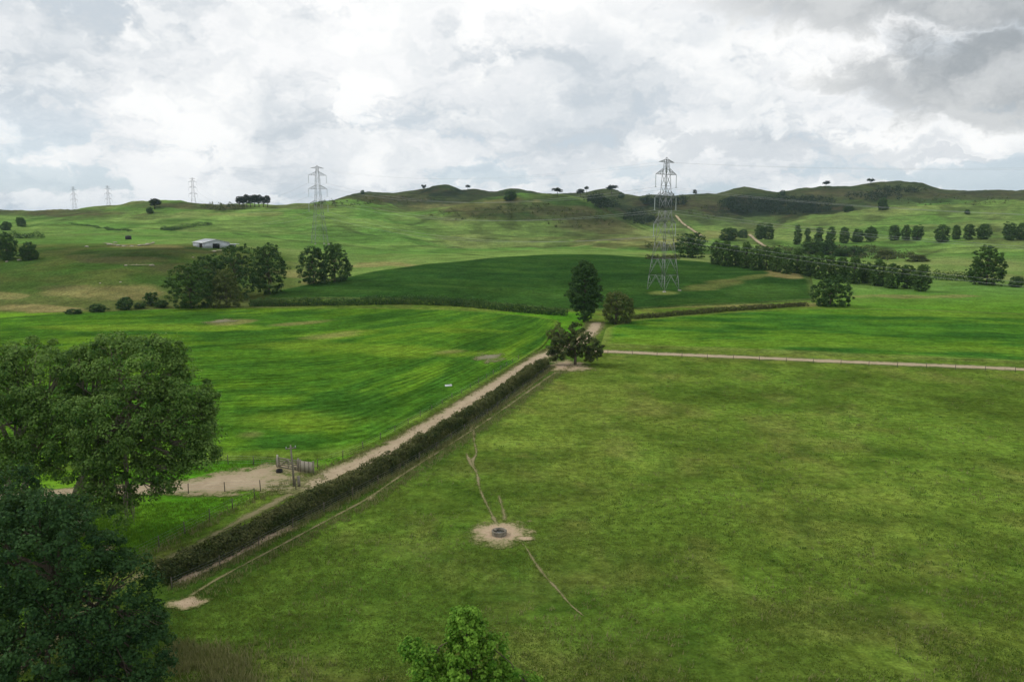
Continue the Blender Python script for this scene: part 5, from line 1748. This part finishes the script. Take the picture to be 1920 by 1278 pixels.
    mb.tube([(0.55, -.1, -.2), (0.5, -.1, 1.2)], [.16, .15], 8)
    mb.build('stay_post', M['wood'], o)


yard_things()


# ----------------------------------------------------------------- fences
def fence(label, L, spacing=4.0, hgt=1.15, wires=4, seed=1, rad=0.05, off=0.0):
    rng = np.random.default_rng(seed)
    s = np.concatenate([[0], np.cumsum(np.linalg.norm(np.diff(L, axis=0), axis=1))])
    k = np.arange(0, s[-1], spacing)
    X, Y = np.interp(k, s, L[:, 0]), np.interp(k, s, L[:, 1])
    Z = H(X, Y) + off
    o3 = np.array([X[0], Y[0], Z[0]])
    o = empty('wire_fence', tuple(o3), label, 'fence')
    mb = MB()
    mb.tube([(0, 0, -.3), (0, 0, hgt), (0, 0, hgt + .03)], [rad, rad * .92, rad * .5], 7)
    me = mb.mesh('fence_post', M['post'])
    for x, y, z in zip(X, Y, Z):
        p = link('post', me, o, (x - o3[0], y - o3[1], z - o3[2]))
        p.rotation_euler = (rng.normal(0, .03), rng.normal(0, .03), rng.uniform(0, 6))
        p.scale = (1, 1, rng.uniform(.92, 1.06))
    for i in range(wires):
        zz = hgt * (i + 1) / (wires + 0.3)
        mb = MB()
        mb.tube(np.stack([X - o3[0], Y - o3[1], Z - o3[2] + zz], 1), 0.006, 3, False)
        mb.build('wire', M['wire'], o)
    return o


def off_line(L, d):
    n = normals2(L)
    return L + n * d


i0 = int(np.argmin(np.abs(TRACK[:, 1] - gp(262, 1070)[1])))
i1 = int(np.argmin(np.abs(TRACK[:, 1] - gp(560, 920)[1])))
i2 = int(np.argmin(np.abs(TRACK[:, 1] - gp(640, 886)[1])))
i3 = int(np.argmin(np.abs(TRACK[:, 1] - gp(1015, 673)[1])))
fence('post and wire fence between the bright grass and the narrow track', off_line(TRACK[i0:i1], 2.6), 3.2, 1.15, 4, 3)
fence('post and wire fence along the crop side of the long track', off_line(TRACK[i2:i3], 3.0), 4.0, 1.15, 4, 5)
fence('post and wire fence along the near side of the gravel yard', px_line([(555, 918), (500, 920), (430, 922), (350, 926), (250, 931), (120, 940)], 1.0), 3.6, 1.15, 4, 7)
fence('post and wire fence between hedge and stock path', off_line(HEDGE, -1.7), 4.5, 0.95, 4, 9, 0.045)
fence('post and wire fence beside the straight right-hand track', px_line([(1140, 664), (1300, 671), (1500, 680), (1700, 689), (1925, 699)], 1.5), 5.0, 1.1, 4, 11)
fence('post and wire fence behind the yard gate', px_line([(519, 876), (480, 872), (430, 871), (370, 872)], 1.0), 3.0, 1.15, 4, 13)


# ----------------------------------------------------------------- grass tufts
def tufts(name, label, XY, hgt, mat, seed, blades=5, wid=0.03, spread=0.12):
    rng = np.random.default_rng(seed)
    n = len(XY)
    Z = H(XY[:, 0], XY[:, 1])
    B = np.repeat(np.column_stack([XY, Z]), blades, 0)
    N = n * blades
    a = rng.uniform(0, 6.283, N)
    B[:, :2] += rng.normal(0, spread, (N, 2))
    h = np.repeat(hgt * rng.uniform(0.5, 1.4, n), blades) * rng.uniform(.6, 1.2, N)
    lean = rng.uniform(.1, .7, N) * h
    w = wid * rng.uniform(.6, 1.4, N)
    p0 = B + np.stack([-np.sin(a) * w, np.cos(a) * w, 0 * a], 1)
    p1 = B - np.stack([-np.sin(a) * w, np.cos(a) * w, 0 * a], 1)
    tip = B + np.stack([np.cos(a) * lean, np.sin(a) * lean, h], 1)
    V = np.stack([p0, p1, tip], 1).reshape(-1, 3)
    V[:, 2] -= 0.01
    F = np.arange(3 * N).reshape(-1, 3)
    t = np.clip(np.repeat(rng.normal(.45, .22, n), blades) + rng.normal(0, .15, N), 0, 1)
    o = link(name, mk_mesh(name, V, F, mat, {'tint': ('FACE', 'FLOAT', t)}))
    return tag(o, label, None, None, 'stuff')


def scatter_px(rng, n, x0, x1, y0, y1):
    """points spread evenly over the image area, dropped on the flat ground"""
    px = rng.uniform(x0, x1, n)
    py = rng.uniform(y0, y1, n)
    s = ((639 - py) * CP - FPX * SP) / (FPX * CP + (639 - py) * SP)
    Y = -CAM_H / s
    return np.stack([Y * (px - 960) / (FPX * CP + (639 - py) * SP), Y], 1)


def build_grass():
    rng = np.random.default_rng(77)
    P = scatter_px(rng, 90000, 150, 2050, 690, 1330)
    sd = track_side(P[:, 0], P[:, 1])
    dens = fbm(P[:, 0], P[:, 1], 6, 3, 301)
    P = P[(sd < -6.0) & (dens > 0.30 + 0.25 * rng.uniform(0, 1, len(P)))]
    tufts('pasture_grass', 'short grazed tufts across the foreground paddock', P, 0.11, M['grass_green'], 78, 4, 0.035, 0.13)
    W = scatter_px(rng, 9000, 250, 2000, 690, 1330)
    sw = track_side(W[:, 0], W[:, 1])
    W = W[(sw < -8) & (fbm(W[:, 0], W[:, 1], 9, 3, 303) > rng.uniform(0.46, 0.95, len(W)))]
    tufts('weed_clumps', 'darker rank clumps of weeds dotted over the paddock', W, 0.16, M['grass_weed'], 82, 9, 0.045, 0.18)
    D = scatter_px(rng, 7000, 250, 2000, 690, 1330)
    sw = track_side(D[:, 0], D[:, 1])
    D = D[(sw < -7) & (fbm(D[:, 0], D[:, 1], 7, 3, 305) > rng.uniform(0.42, 0.75, len(D)))]
    tufts('dry_stalks', 'thin dry seed stalks dotted over the paddock', D, 0.26, M['grass_dry'], 83, 7, 0.03, 0.18)
    Q = scatter_px(rng, 16000, -50, 640, 860, 1090)
    sd = track_side(Q[:, 0], Q[:, 1])
    yd = np.min(np.hypot(Q[:, None, 0] - YARD[None, ::3, 0], Q[:, None, 1] - YARD[None, ::3, 1]), axis=1)
    Q = Q[(sd > 2.2) & (yd > 4.6)]
    tufts('lush_grass', 'lush bright grass in the corner between the two tracks', Q, 0.24, M['grass_lush'], 79, 5, 0.035, 0.15)
    # verges: rough dry grass along the hedge foot, the track and the fences
    vs = []
    for L, d, sp, n in ((TRACK, 2.3, .5, 3600), (TRACK, -1.6, .25, 900), (HEDGE, -1.8, .35, 2600), (CATTLE, 0.9, .5, 1500)):
        k = rng.uniform(0, len(L) - 1, n)
        O = off_line(L, d)
        vs.append(np.stack([np.interp(k, np.arange(len(O)), O[:, 0]), np.interp(k, np.arange(len(O)), O[:, 1])], 1) + rng.normal(0, sp, (n, 2)))
    V = np.concatenate(vs)
    V = V[V[:, 1] > 46]
    tufts('verge_grass', 'rough dry grass along the hedge and track verges', V, 0.34, M['grass_dry'], 80, 5, 0.03, 0.14)
    G = scatter_px(rng, 9000, 320, 600, 1205, 1330)
    pxx = rng.uniform(0, 1, len(G))
    px, py = pix_of(G[:, 0], G[:, 1], np.zeros(len(G)))
    G = G[(py > 1212 + (px - 320) * 0.20 + rng.normal(0, 22, len(G))) & (fbm(G[:, 0], G[:, 1], 3, 3, 307) > rng.uniform(0.25, 0.65, len(G)))]
    tufts('long_grass', 'long dry grass at the bottom edge beside the dark tree', G, 0.42, M['grass_dry'], 81, 6, 0.03, 0.25)


build_grass()


# ----------------------------------------------------------------- air
def haze():
    m = bpy.data.materials.new('haze_air')
    m.use_nodes = True
    t = NT(m.node_tree)
    v = t.n('ShaderNodeVolumePrincipled', {'Color': (0.62, 0.80, 1.0, 1), 'Density': 0.00006, 'Anisotropy': 0.2})
    t.n('ShaderNodeOutputMaterial', {'Volume': v.outputs[0]})
    mb = MB()
    lo, hi = -25.0, 150.0
    mb.box((0, 0, (lo + hi) / 2), (26000, 26000, hi - lo))
    tag(mb.build('haze', m), 'thin bluish haze over the hills', None, None, 'stuff')


haze()
